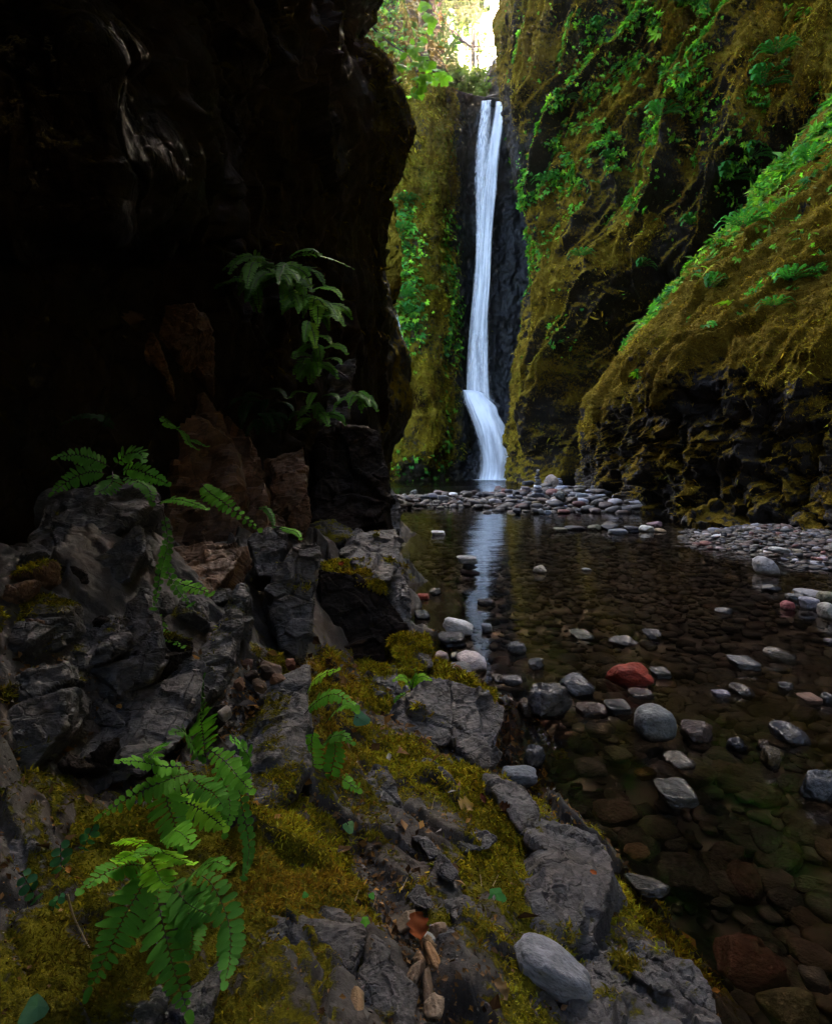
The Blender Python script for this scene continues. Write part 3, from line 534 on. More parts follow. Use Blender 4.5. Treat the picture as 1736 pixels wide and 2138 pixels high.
# ================================================================ BANK
BC = [(-200, 2300, .75), (0, 2138, .85), (200, 2138, .9), (400, 2138, .98), (560, 2138, 1.0), (700, 2138, 1.05), (850, 2138, 1.12), (1000, 2138, 1.18), (1150, 2138, 1.25), (1270, 2138, 1.38), (1500, 2138, 1.58),
      (0, 1900, 1.08), (200, 1900, 1.15), (400, 1900, 1.22), (550, 1920, 1.25), (760, 1930, 1.35), (900, 1930, 1.42), (1050, 1930, 1.52), (1150, 1960, 1.58), (1320, 2000, 1.72),
      (100, 1740, 1.35), (300, 1700, 1.5), (500, 1750, 1.55), (700, 1750, 1.75), (850, 1760, 1.8), (1000, 1740, 1.95), (1110, 1740, 2.07), (1200, 1720, 2.35), (1310, 1850, 2.0),
      (200, 1560, 1.8), (450, 1500, 2.05), (520, 1420, 2.3), (600, 1380, 2.6), (660, 1450, 2.9), (720, 1600, 2.25), (850, 1600, 2.35), (980, 1600, 2.45), (1040, 1600, 2.6), (1100, 1600, 3.05), (1080, 1480, 3.6),
      (760, 1450, 3.2), (860, 1420, 3.5), (900, 1400, 3.7), (950, 1420, 4.1), (750, 1385, 3.9), (850, 1340, 4.5), (910, 1330, 5.2), (940, 1260, 6.5),
      (700, 1120, 6), (600, 1130, 5), (500, 1130, 4.2), (790, 1110, 7.2), (300, 1300, 2.2), (100, 1300, 1.9), (0, 1130, 2.2), (300, 1120, 2.9), (-300, 1500, 1.2), (850, 1240, 6.1), (890, 1250, 6.8), (815, 1110, 10.5), (600, 1050, 8.5), (760, 1060, 10), (-400, 1200, 1.5)]
_B = np.array(BC, float); _W = P(_B[:, 0], _B[:, 1], _B[:, 2])
_W = np.concatenate([_W, [[.9, 1.2, -.3], [.9, 2.5, -.5], [.5, 5, -.5], [.3, 8, -.5], [-.6, .3, .7], [.2, .3, .45], [-1.6, .2, .8], [.8, .3, .2], [-.34, 8, -.2], [-.42, 10, -.25], [-.12, 6.3, -.2], [.0, 5.4, -.25], [-2.4, 3.0, .7], [-2.2, 4.2, .6], [-1.9, 5.5, .6], [-1.5, 7, .6]]])
def _k(r2): return np.where(r2 > 1e-12, r2*np.log(r2+1e-12)*.5, 0)
_n = len(_W); _S = np.array([1.0, 1.0]); _X = _W[:, :2]*_S
_A = np.zeros((_n+3, _n+3)); _A[:_n, :_n] = _k(((_X[:, None]-_X[None])**2).sum(-1))+np.eye(_n)*.02; _A[:_n, _n] = 1; _A[:_n, _n+1:] = _X; _A[_n, :_n] = 1; _A[_n+1:, :_n] = _X.T
_C = np.linalg.solve(_A, np.concatenate([_W[:, 2], [0, 0, 0]]))
def zbank(x, y):
    X = np.stack([x, y], -1)
    return _k(((X[:, None]-_X[None])**2).sum(-1)) @ _C[:_n]+_C[_n]+X @ _C[_n+1:]
gx, gy = np.meshgrid(np.linspace(-2.6, 1.1, 420), np.concatenate([np.linspace(.25, 3.2, 400), np.linspace(3.22, 11.5, 230)])); gx, gy = gx.ravel(), gy.ravel(); nvb = 630
zb = zbank(gx, gy); pb = np.stack([gx, gy, zb], -1)
def facets(x, y, sx, sy, seed, skew=.6):
    u, v = (x+skew*y)*sx, y*sy; iu, iv = np.floor(u), np.floor(v); best = np.full(len(x), 9.0); sec = np.full(len(x), 9.0); out = np.zeros(len(x)); h = lambda a, b, k: _T[(a.astype(int)+k*7) & 63, (b.astype(int)+k*13) & 63, (k*29+seed) & 63]
    for du in (-1, 0, 1):
        for dv in (-1, 0, 1):
            a, b_ = iu+du, iv+dv; cu, cv = a+.5+.42*h(a, b_, 1), b_+.5+.42*h(a, b_, 2); r = np.hypot(u-cu, v-cv); m = r < best
            val = h(a, b_, 3)*.5+(u-cu)*h(a, b_, 4)*.9+(v-cv)*h(a, b_, 5)*.9; sec = np.where(m, best, np.minimum(sec, r)); best = np.where(m, r, best); out = np.where(m, val, out)
    return out, sec-best
wx, wy = gx+.05*fbm(pb*5, 3), gy+.05*fbm(pb*5, 3, off=9)
fa, ea = facets(wx, wy, 2.6, 2.0, 3); fb_, eb = facets(wx, wy, 6.5, 5.0, 11); farr = np.clip(gy/2.2, .55, 1.6)
rel = .085*fa*farr*sstep(0, .10, ea)+.034*fb_*sstep(0, .12, eb)-.03*sstep(.10, 0, ea)+.012*fbm(pb*np.array([3, 3, 3]), 4)+.010*fbm(pb*13, 4)+.004*fbm(pb*38, 3)+.012*fbm(pb*14, 4); bmoss = .60+.50*fbm(pb*np.array([3.4, 2.6, 2.6]), 5, off=2)+.30*sstep(.14, .0, np.minimum(ea, eb*1.2))-.10*fa-.25*sstep(.02, -.02, zb)
gully = np.exp(-((gx-np.interp(gy, [1.0, 1.3, 1.6, 1.9], [.06, .03, -.10, -.20]))/.05)**2)*sstep(1.95, 1.7, gy); rel -= .035*gully; bmoss -= .7*gully
pxb = CX+F*gx/gy; pyb = HZ-F*(zb-1.5)/gy
dirt = np.exp(-(((pxb-530)/65)**2+((pyb-1480)/95)**2)**2); bmoss -= .8*dirt
V = pb.copy(); V[:, 2] += rel; Fq, N = facing(V, grid_faces(420, nvb), (0, 2, 50))
bmoss = np.clip(bmoss-.55*sstep(.80, .45, N[:, 2])-.55*sstep(560, 420, pxb)*sstep(1640, 1540, pyb)-.4*sstep(1400, 1340, pyb), 0, 1)
structure('bank', V, Fq, M['bankrock'], {'moss': bmoss}, 'mossy rocky bank sloping down to the stream')
BANKV, BANKN = V, N
zgrid_x, zgrid_y = np.linspace(-2.6, 1.1, 420), None
def ground_hit(px, py, lo=.5, hi=11.4):
    """Distance along the view ray at which it meets the bank."""
    Ys = np.exp(np.linspace(math.log(lo), math.log(hi), 700)); W = P(np.full(700, px), np.full(700, py), Ys)
    m = W[:, 2] < zbank(W[:, 0], W[:, 1])
    return float(Ys[np.argmax(m)]) if m.any() else hi
# ================================================================ ROCKS
_ICO = {}
def ico(sub):
    if sub not in _ICO:
        bm = bmesh.new(); bmesh.ops.create_icosphere(bm, subdivisions=sub, radius=1)
        _ICO[sub] = (np.array([v.co[:] for v in bm.verts]), np.array([[v.index for v in f.verts] for f in bm.faces])); bm.free()
    return _ICO[sub]
ROCKS = []
def hull_rock(name, pts, mat, label, moss=0.0, res=42, rough=1.0, sharp=True, cat='rock', group=None, seed=0, parent=None):
    bm = bmesh.new()
    for p in pts: bm.verts.new(p)
    r = bmesh.ops.convex_hull(bm, input=bm.verts[:]); bmesh.ops.delete(bm, geom=list({g for g in r['geom_interior']+r['geom_unused'] if isinstance(g, bmesh.types.BMVert)}), context='VERTS')
    bmesh.ops.recalc_face_normals(bm, faces=bm.faces[:])
    me = bpy.data.meshes.new('tmp'); bm.to_mesh(me); bm.free(); o = bpy.data.objects.new('tmp', me); COL.objects.link(o)
    D = np.array(o.dimensions) if max(o.dimensions) > 0 else np.array([1, 1, 1]); co = np.array([v.co[:] for v in me.vertices]); D = co.max(0)-co.min(0); S = float(np.sort(D)[-2:].mean())
    mod = o.modifiers.new('r', 'REMESH'); mod.mode = 'VOXEL'; mod.voxel_size = float(D.max())/res
    dg = bpy.context.evaluated_depsgraph_get(); ev = o.evaluated_get(dg); m2 = ev.to_mesh()
    V = np.empty(len(m2.vertices)*3); m2.vertices.foreach_get('co', V); V = V.reshape(-1, 3)
    Fq = np.array([list(p.vertices)+([p.vertices[2]] if len(p.vertices) == 3 else []) for p in m2.polygons]); ev.to_mesh_clear(); bpy.data.objects.remove(o); bpy.data.meshes.remove(me)
    E = np.concatenate([Fq[:, [0, 1]], Fq[:, [1, 2]], Fq[:, [2, 3]], Fq[:, [3, 0]]])
    for _ in range(1 if sharp else 5):
        acc = np.zeros_like(V); cn = np.zeros(len(V)); np.add.at(acc, E[:, 0], V[E[:, 1]]); np.add.at(cn, E[:, 0], 1); np.add.at(acc, E[:, 1], V[E[:, 0]]); np.add.at(cn, E[:, 1], 1)
        V = V*.5+.5*acc/np.maximum(cn, 1)[:, None]
    N = vnormals(V, Fq); q = V/S
    # breaks along tilted planes give chipped angular faces
    f1, f2, cid = worley(q*3.1+seed*7.7+.25*np.stack([fbm(q*3, 2, off=k*3+seed) for k in range(3)], -1))
    fa3, ea3 = facets3(q*2.3+seed*3.3+.12*np.stack([fbm(q*3, 2, off=k*3+seed) for k in range(3)], -1)); fb3, eb3 = facets3(q*np.array([6, 6, 8])+seed*1.7)
    d = rough*S*(.012*fbm(q*1.8, 3, off=seed)+.060*fa3*sstep(0, .05, ea3)-.012*sstep(.04, 0, ea3)+.028*fb3*sstep(0, .08, eb3)+.010*cid*sstep(0, .09, f2-f1)+.012*ridged(q*7, 4, off=seed)+.007*fbm(q*22, 3, off=seed))
    V = V+N*d[:, None]; N = vnormals(V, Fq)
    mo = np.clip(moss+.35*N[:, 2]+.38*fbm(V*5, 3, off=seed), 0, 1) if moss > -1 else np.zeros(len(V))
    ob = mesh_obj(name, V, Fq, mat, attrs={'moss': mo}, parent=parent, smooth=False)
    if parent is None: tag(ob, label, cat, group)
    ROCKS.append((V, Fq, N, mo)); return ob
def slab(poly, Yt, Yb, thick, mat, label, moss=-.1, res=42, name='rock', back=None, rough=1.0, **kw):
    a = np.array(poly, float); t = (a[:, 1]-a[:, 1].min())/max(1e-6, np.ptp(a[:, 1])); Yv = Yt+(Yb-Yt)*t
    W = P(a[:, 0], a[:, 1], Yv); b = np.array(back if back is not None else (-.25, .9, -.45)); b = b/np.linalg.norm(b)*thick
    return hull_rock(name, np.concatenate([W, W+b]), mat, label, moss, res, rough, seed=len(ROCKS)*1.37, **kw)
L_, B_, S_ = M['ledge'], M['brown'], M['shade']
GB = 'broken rocks of the bank'
for poly, yt, yb, th, mt, mo, lab in [
    ([(100, 1036), (180, 1021), (300, 1016), (303, 1058), (240, 1104), (205, 1124), (120, 1172), (72, 1136)], 2.75, 2.35, .55, L_, -.2, 'grey slab with a flat top under the small dark ferns beside the cliff'),
    ([(145, 1199), (210, 1157), (285, 1105), (290, 1150), (265, 1204), (200, 1256), (150, 1254)], 2.35, 2.2, .5, L_, -.05, 'wedge of grey rock tucked beneath the flat topped slab'),
    ([(-90, 1235), (60, 1240), (128, 1258), (125, 1300), (118, 1340), (0, 1395), (-90, 1400)], 1.98, 1.75, .5, L_, .0, 'blocky grey rock with a mossy top at the picture edge'),
    ([(-50, 1440), (20, 1439), (125, 1392), (128, 1420), (20, 1492), (-50, 1520)], 1.74, 1.6, .4, L_, -.1, 'thin dark ledge of rock with a mossy brown shelf above it'),
    ([(-50, 1530), (75, 1464), (130, 1452), (124, 1519), (65, 1600), (-50, 1650)], 1.64, 1.45, .4, L_, -.2, 'lowest dark stepped rock at the picture edge, with a pale rim'),
    ([(258, 1262), (295, 1232), (320, 1289), (328, 1370), (310, 1411), (240, 1441), (198, 1431), (222, 1369)], 2.15, 1.92, .4, L_, -.2, 'dark upright rock with a rounded face below the brown slab'),
    ([(128, 1309), (240, 1297), (228, 1375), (170, 1392), (120, 1370)], 2.05, 1.9, .4, L_, .05, 'small grey rock wedged between the mossy block and the dark upright rock'),
    ([(505, 1220), (513, 1250), (492, 1340), (447, 1442), (400, 1482), (378, 1415), (430, 1365), (487, 1290)], 2.65, 2.05, .35, L_, -.1, 'long grey slab edge curving down from the brown slab'),
    ([(400, 1400), (432, 1442), (372, 1542), (300, 1602), (178, 1650), (170, 1562), (213, 1492), (310, 1447)], 2.08, 1.62, .4, L_, -.15, 'large dark slab face sloping above the bright green fern'),
    ([(300, 1149), (430, 1133), (480, 1128), (508, 1147), (490, 1186), (450, 1231), (400, 1281), (370, 1300), (325, 1270)], 2.95, 2.45, .35, B_, -.5, 'flat reddish brown slab lying tilted on the pile'),
    ([(518, 1119), (585, 1105), (599, 1130), (577, 1201), (540, 1201)], 3.5, 3.2, .4, L_, -.1, 'small upright grey block next to the reddish brown slab'),
    ([(595, 1169), (625, 1133), (664, 1128), (664, 1175), (648, 1245), (632, 1376), (600, 1366), (560, 1240)], 3.25, 2.85, .35, L_, -.1, 'narrow standing grey rock with a pointed foot'),
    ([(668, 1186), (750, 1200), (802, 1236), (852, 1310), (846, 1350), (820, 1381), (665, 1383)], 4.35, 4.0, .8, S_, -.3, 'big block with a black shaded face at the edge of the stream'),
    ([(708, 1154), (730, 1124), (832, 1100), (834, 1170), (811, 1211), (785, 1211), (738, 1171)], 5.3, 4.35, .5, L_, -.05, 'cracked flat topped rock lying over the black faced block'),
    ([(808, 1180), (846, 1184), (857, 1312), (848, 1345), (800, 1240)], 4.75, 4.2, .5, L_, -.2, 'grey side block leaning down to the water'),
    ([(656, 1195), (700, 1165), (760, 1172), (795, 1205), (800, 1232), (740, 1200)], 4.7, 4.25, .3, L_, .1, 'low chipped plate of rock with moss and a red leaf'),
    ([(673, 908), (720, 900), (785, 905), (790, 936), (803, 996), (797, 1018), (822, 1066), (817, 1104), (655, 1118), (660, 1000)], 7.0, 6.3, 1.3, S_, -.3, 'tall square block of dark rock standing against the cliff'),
    ([(798, 1000), (820, 1035), (840, 1058), (834, 1110), (800, 1114)], 7.3, 6.8, .8, L_, -.25, 'small pale chunk beside the tall square block'),
    ([(640, 1090), (700, 1085), (760, 1110), (700, 1140), (640, 1140)], 6.1, 5.6, .5, L_, .25, 'low mossy rubble at the foot of the tall square block'),
    ([(478, 1565), (515, 1519), (570, 1444), (640, 1396), (643, 1500), (641, 1612), (600, 1662), (520, 1727), (498, 1640)], 2.4, 1.72, .35, L_, -.02, 'upright pale slab with mossy streaks holding the dirt shelf'),
    ([(900, 1410), (940, 1425), (946, 1480), (940, 1548), (905, 1562), (838, 1547), (828, 1500), (868, 1440)], 3.05, 2.62, .5, L_, -.05, 'grey rock with yellow lichen under the bright little fern'),
    ([(945, 1424), (980, 1431), (1051, 1478), (1054, 1502), (1026, 1605), (1003, 1602), (943, 1546)], 3.0, 2.52, .5, L_, -.25, 'pointed clean grey rock jutting towards the stream'),
    ([(780, 1398), (830, 1388), (834, 1500), (788, 1472)], 3.4, 3.0, .3, L_, .05, 'flat grey face of rock behind the tall fern'),
    ([(824, 1330), (890, 1327), (904, 1392), (838, 1402)], 4.0, 3.6, .3, L_, .25, 'mossy stub of rock at the foot of the black faced block'),
    ([(745, 1668), (785, 1602), (811, 1613), (846, 1700), (842, 1724), (820, 1755), (778, 1714)], 2.2, 1.92, .3, L_, -.15, 'pointed grey rock poking out of the moss below the tall fern'),
    ([(548, 1932), (670, 1946), (753, 1946), (746, 1985), (716, 2085), (685, 2190), (556, 2190), (551, 2030)], 1.29, 1.08, .3, L_, -.22, 'big smooth fronted grey block at the bottom with a moss cap'),
    ([(338, 2155), (400, 2093), (456, 2042), (432, 2155)], 1.05, .95, .2, L_, -.2, 'slim dark slab half buried below the large fern'),
    ([(-25, 1763), (40, 1731), (66, 1732), (73, 1778), (45, 1825), (-25, 1865)], 1.3, 1.15, .3, L_, -.4, 'dark red brown rock jutting from the moss by the seedlings'),
    ([(272, 2120), (315, 2111), (332, 2145), (275, 2150)], .97, .93, .12, L_, -.4, 'small dark stone at the bottom edge below the large fern'),
    ([(1012, 1619), (1068, 1643), (1099, 1653), (1119, 1693), (1134, 1748), (1139, 1776), (1088, 1740)], 2.35, 1.92, .3, L_, -.12, 'dark sloping rock edge above the big split boulder'),
    ([(1078, 1933), (1158, 1832), (1214, 1843), (1225, 1923), (1198, 1980), (1118, 1966)], 1.78, 1.56, .3, L_, -.1, 'dark front half of the split boulder beside the stream'),
    ([(953, 1903), (1008, 1897), (1029, 1953), (1010, 2040), (968, 1956)], 1.48, 1.30, .12, L_, -.15, 'rounded grey rock with a mossy side above the smooth stone'),
    ([(918, 1955), (953, 1950), (952, 2046), (940, 2046)], 1.38, 1.28, .1, L_, -.3, 'thin grey blade of rock standing in the leaf litter'),
    ([(1093, 2043), (1118, 2037), (1139, 2078), (1118, 2105)], 1.36, 1.28, .1, L_, -.2, 'little dark rock right under the smooth pale stone'),
    ([(868, 1752), (900, 1755), (920, 1782), (898, 1794)], 1.82, 1.76, .1, L_, -.2, 'small black stone in the middle of the moss slope'),
    ([(922, 1830), (933, 1790), (956, 1822), (945, 1840)], 1.68, 1.62, .1, L_, -.2, 'pointed little rock in the moss above the ivy leaf'),
    ([(866, 1888), (888, 1862), (906, 1890), (890, 1900)], 1.52, 1.47, .1, L_, -.2, 'small dark stone beside the red dead leaf'),
    ([(958, 1762), (1015, 1742), (1035, 1752), (1020, 1772), (970, 1780)], 1.92, 1.84, .12, L_, -.05, 'low grey rock rib crossing the moss slope'),
    ([(1278, 2090), (1303, 2072), (1500, 2128), (1505, 2205), (1270, 2205)], 1.44, 1.28, .3, L_, -.2, 'wide flat rock at the bottom edge beside the dark water'),
    ([(1333, 2038), (1358, 2025), (1409, 2038), (1420, 2068), (1368, 2077)], 1.47, 1.40, .2, L_, -.05, 'small rounded rock behind the wide flat rock'),
    ([(1403, 2018), (1438, 2012), (1465, 2028), (1485, 2080), (1490, 2115), (1433, 2085)], 1.52, 1.40, .2, L_, -.1, 'humped rock at the water edge behind the wide flat rock'),
    ([(1183, 2103), (1213, 2081), (1263, 2103), (1270, 2150), (1190, 2150)], 1.33, 1.25, .2, L_, -.1, 'chipped rock at the bottom edge below the smooth pale stone'),
    ([(1268, 2043), (1283, 2012), (1323, 2028), (1330, 2050), (1290, 2062)], 1.56, 1.46, .2, L_, -.1, 'small dark rock between the split boulder and the wide flat rock'),
    ([(740, 2075), (800, 2000), (870, 2075), (860, 2190), (730, 2190)], 1.20, 1.06, .15, L_, .12, 'low flat rock with brown moss beside the leaf litter'),
    ([(700, 1490), (745, 1478), (790, 1560), (745, 1660), (735, 1700), (700, 1600)], 2.7, 2.05, .2, L_, .22, 'moss covered rock rib below the tall fern'),
    ([(850, 1600), (905, 1590), (960, 1640), (930, 1700), (860, 1660)], 2.35, 2.15, .12, L_, .2, 'low grey rock mostly buried in yellow moss'),
]:
    big = np.ptp(np.array(poly)[:, 0]) > 90
    pa = np.array(poly, float); pc_ = pa.mean(0); grow = 1.12 if pc_[0] < 330 and pc_[1] < 1660 else 1.03
    slab((pa-pc_)*grow+pc_, yt, yb, th, mt, lab, mo, 90 if big else 56, group=GB)
r5 = np.random.default_rng(77)
for i in range(30):
    for _ in range(40):
        cx, cy = r5.uniform(-60, 600), r5.uniform(1150, 1640)
        if cy < 1640-.25*max(0, cx-150)*1.2 and not (440 < cx < 620 and cy > 1360): break
    Y = ground_hit(cx, cy); s = Y/F; w_ = r5.uniform(32, 62)*s
    q = r5.normal(size=(11, 3)); q /= np.linalg.norm(q, axis=1, keepdims=True); q *= np.array([1.15, .8, .75])*w_; an = r5.uniform(-.8, .8); q = q @ np.array([[math.cos(an), 0, math.sin(an)], [0, 1, 0], [-math.sin(an), 0, math.cos(an)]])
    hull_rock('rock', P(cx, cy, Y)+q, [L_, L_, S_, B_][i % 4] if cy < 1330 else [L_, S_][i % 2], 'dark angular fragment wedged into the gaps of the shaded rock pile', r5.uniform(-.25, .1), 36, 1.0, seed=i*2.1+50, group='fragments in the shaded rock pile')
# rocks with a drawn depth of their own
W_ = np.array([(1128, 1709, 2.17), (1178, 1728, 2.12), (1248, 1743, 2.02), (1274, 1768, 1.97), (1284, 1813, 1.87), (1140, 1842, 1.77), (1304, 1883, 1.87), (1299, 1993, 1.78), (1278, 2010, 1.74), (1226, 1992, 1.62), (1108, 1950, 1.62)], float)
wp = P(W_[:, 0], W_[:, 1], W_[:, 2]); hull_rock('boulder', np.concatenate([wp, wp[5:]+np.array([-.1, .1, -.15]), wp[:3]+np.array([0, .1, -.3])]), L_, 'big split grey boulder with a mossy crack standing in the stream edge', -.18, 70, .8, seed=3.3, cat='boulder', group=GB)
slab([(811, 411), (826, 438), (838, 500), (843, 562), (815, 606), (792, 565), (793, 485), (797, 452)], 20.5, 20.0, 1.4, M['back'], 'slender mossy rock spire at the edge of the shaded cliff', .85, 60, name='rock_spire')
# brown broken rocks at the foot of the shaded cliff
for poly, yt, yb, th, lab in [
    ([(290, 700), (318, 690), (350, 760), (356, 800), (330, 775), (300, 745)], 4.45, 4.35, .3, 'reddish curved flake of rock under the hanging brown leaf'),
    ([(345, 640), (410, 635), (442, 678), (380, 700), (372, 735), (335, 700)], 4.75, 4.6, .35, 'pale brown overhanging flake of rock on the dark cliff'),
    ([(380, 745), (440, 700), (445, 790), (430, 790)], 5.0, 4.9, .35, 'dark red rock face under the brown flake'),
    ([(350, 800), (400, 800), (445, 840), (470, 870), (490, 960), (500, 1130), (330, 1140), (300, 1050), (320, 930)], 5.0, 4.3, .6, 'broad reddish brown rock face at the foot of the dark cliff'),
    ([(470, 865), (520, 900), (560, 1000), (560, 1110), (500, 1120), (478, 1000)], 5.5, 4.9, .6, 'cracked orange brown rock column by the cliff foot'),
    ([(560, 960), (635, 930), (640, 1040), (600, 1085), (555, 1060)], 6.2, 5.7, .6, 'cracked ochre rock block beneath the hanging ferns'),
    ([(550, 1085), (590, 1075), (598, 1100), (560, 1110)], 5.2, 5.0, .3, 'small brown block beside the narrow standing rock'),
    ([(600, 1085), (642, 1025), (650, 1080), (630, 1120)], 5.4, 5.2, .3, 'leaning flake of pale brown rock by the tall square block')]:
    slab(poly, yt, yb, th, M['brown'] if 'ochre' not in lab else M['brown'], lab, -.5, 44, group='brown rocks at the cliff foot')
slab([(676, 790), (700, 780), (745, 740), (730, 800), (718, 905), (676, 905)], 8.3, 7.9, .5, L_, 'smooth grey upright rock face behind the tall square block', -.6, 44)
# wet layered black rocks and mossy rocks at the cliff feet
for poly, yt, yb, lab in [([(940, 955), (962, 930), (990, 950), (992, 1003), (945, 1004)], 44.0, 43.4, 'wet black layered rock at the foot of the waterfall'),
                          ([(880, 985), (920, 965), (945, 985), (948, 1003), (880, 1004)], 43.3, 42.6, 'low wet black rock beside the far pool')]:
    slab(poly, yt, yb, 1.5, M['wet'], lab, -.3, 44, name='boulder', cat='boulder', rough=1.6)
for poly, yt, yb, lab in [([(1432, 1080), (1470, 1050), (1560, 1042), (1640, 1060), (1620, 1090), (1540, 1108), (1450, 1100)], 12.9, 11.7, 'low moss covered boulder at the foot of the leaning buttress'),
                          ([(1660, 1085), (1720, 1052), (1800, 1060), (1800, 1125), (1690, 1125)], 10.9, 10.2, 'moss covered boulder by the gravel bar at the picture edge'),
                          ([(1530, 950), (1555, 925), (1590, 925), (1600, 960), (1575, 985), (1540, 980)], 12.6, 12.2, 'rounded brownish rock stuck under the buttress overhang'),
                          ([(1500, 940), (1515, 920), (1545, 925), (1540, 960), (1510, 970)], 13.2, 12.8, 'small dark rock wedged under the buttress overhang'),
                          ([(1630, 985), (1660, 960), (1700, 970), (1690, 1040), (1640, 1050)], 11.6, 11.2, 'knobbly mossy rock at the shaded foot of the buttress'),
                          ([(1330, 1020), (1350, 1000), (1375, 1005), (1380, 1060), (1345, 1062)], 17.3, 16.4, 'dark rock at the corner of the buttress foot')]:
    slab(poly, yt, yb, 1.0, M['right'], lab, .42 if 'moss' in lab else .05, 50, name='boulder', cat='boulder', back=(.4, .9, -.2))
# ---- moss strands over the bank and its rocks
def moss_on(V, Fq, N, mo, n, thr, size, name, label):
    wgt = np.clip(mo-thr, 0, .35)
    p, k = sample(V, Fq, wgt, n); nr = N[Fq[k, 0]]; dist = np.linalg.norm(p-np.array([0, 0, 1.5]), axis=1)
    sh = fbm(p*3.1, 3, off=6)[:, None]; s2 = fbm(p*9, 3, off=12)[:, None]; pal = palette(MOSSC, len(p), var=.35)*(1+.5*sh+.35*s2)
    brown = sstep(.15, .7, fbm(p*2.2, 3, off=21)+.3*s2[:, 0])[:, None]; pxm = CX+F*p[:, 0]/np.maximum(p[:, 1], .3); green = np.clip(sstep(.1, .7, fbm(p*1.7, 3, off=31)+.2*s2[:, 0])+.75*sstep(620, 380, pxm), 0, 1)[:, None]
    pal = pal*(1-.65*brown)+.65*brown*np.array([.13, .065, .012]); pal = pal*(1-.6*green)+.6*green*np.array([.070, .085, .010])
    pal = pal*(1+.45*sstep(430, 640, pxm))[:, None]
    return scatter(name, p-nr*.003, nr, 'strand', size*np.exp(np.clip(rng.normal(0, .5, len(p)), -1, .7))*np.clip(dist/1.8, .7, 2.5)*(1+.5*np.clip(s2[:, 0], -.6, 1)), np.clip(pal, .005, .4), M['mossblade'], label, .35, .75)
vis = (pyb > 1350) & (pyb < 2300) & (pxb > -150) & (pxb < 1500)
moss_on(BANKV, Fq := facing(BANKV, grid_faces(420, nvb), (0, 2, 50))[0], BANKN, np.where(vis, bmoss-.25*0, 0), 480000, .40, .010, 'bank_moss', 'yellow green moss carpet over the sloping bank')
p, k = sample(BANKV, Fq, np.where(vis, np.clip(.75-bmoss, .05, .7)*(.4+1.6*gully+dirt), 0), 16000); gc = np.array([(.12, .07, .035), (.20, .12, .06), (.07, .065, .065), (.16, .15, .14), (.05, .028, .014), (.24, .13, .04)])
scatter('debris', p+BANKN[Fq[k, 0]]*.003, BANKN[Fq[k, 0]], 'leaf', .011*np.exp(rng.normal(0, .55, len(p)))*np.clip(p[:, 1]/1.6, .6, 2), palette(gc, len(p)), M['mossblade'], 'grit, bark crumbs and leaf litter on the bare rock of the bank', .3, .55)
RV, RF, RN, RM, o_ = [], [], [], [], 0
for V, f, N, mo in ROCKS:
    if V[:, 1].mean() > 6.0: continue
    RV.append(V); RF.append(f+o_); RN.append(N); RM.append(mo); o_ += len(V)
moss_on(np.concatenate(RV), np.concatenate(RF), np.concatenate(RN), np.concatenate(RM), 150000, .42, .009, 'rock_moss', 'yellow green moss patches clinging to the broken rocks')
# ================================================================ STONES IN THE STREAM
def pebble_mesh(k, sub, ang=0.0):
    V, Fq = ico(sub); V = V.copy(); r = np.random.default_rng(900+k)
    p = 2.6+r.random()*1.2; V = V/((np.abs(V)**p).sum(1)**(1/p))[:, None]*.92          # a little squarish
    V *= (1+.16*fbm(V*1.1, 3, off=k*3.1)+(.20*ang)*fbm(V*2.2, 3, off=k*5.1))[:, None]
    if ang > .3:
        for _ in range(int(9*ang)):       # chip flat faces off
            nrm = r.normal(size=3); nrm /= np.linalg.norm(nrm); dd = V @ nrm-(.62+.25*r.random()); V -= np.maximum(dd, 0)[:, None]*nrm*.92
    V *= (1+.02*fbm(V*7, 3, off=k))[:, None]
    return V/np.abs(V).max(0), Fq
PM = {}
def pebble_data(kind, k, wet):
    key = (kind, k, wet)
    if key not in PM:
        V, Fq = pebble_mesh(k, 4 if kind != 'round' else 4, {'round': 0, 'oval': .15, 'angular': 1.0, 'block': .8}[kind])
        PM[key] = mesh_np('stone', V, Fq, M['pebwet'] if wet else M['peb'], True)
    return PM[key]
STONES = []
def stone(name, loc, half, rot, col, kind='oval', wet=False, label=None, group=None, k=None, mesh=None):
    me = mesh or pebble_data(kind, (len(STONES) % 5) if k is None else k, wet)
    o = obj(name, me, None, loc); o.scale = half; o.rotation_euler = rot; o.color = (*col, 1)
    tag(o, label, 'stone', group); STONES.append((o, np.array(loc))); return o
def stone_px(cx, cy, w, h, col, kind, wet, label, tilt=0.0, sink=.3, deep=1.0, rz=0.0, k=None, zbase=0.0, group='stones standing in the stream'):
    """A stone seen at (cx,cy), w x h in photo pixels, standing in water of level zbase."""
    pb_ = cy+h/2; Y = F*(CH-zbase)/(pb_-HZ); s = Y/F; hx = w/2*s; hz = h*s*(.5+sink/2); hy = hx*deep
    x = (cx-CX)*s; Yc = Y+hy*.55; x = (cx-CX)/F*Yc; top = CH-(cy-h/2-HZ)/F*(Yc); hz = max(.01, (top-zbase)*(1+sink)/2)
    return stone('river_stone', (x, Yc, top-hz), (hx*Yc/Y, hy, hz), (0, math.radians(tilt), math.radians(rz)), col, kind, wet, label, group, k)
GR, DK, WH, BR, TN, RD, OL, PK = (.16, .165, .18), (.030, .030, .037), (.72, .72, .74), (.075, .045, .03), (.24, .17, .10), (.26, .04, .025), (.10, .10, .065), (.36, .27, .27)
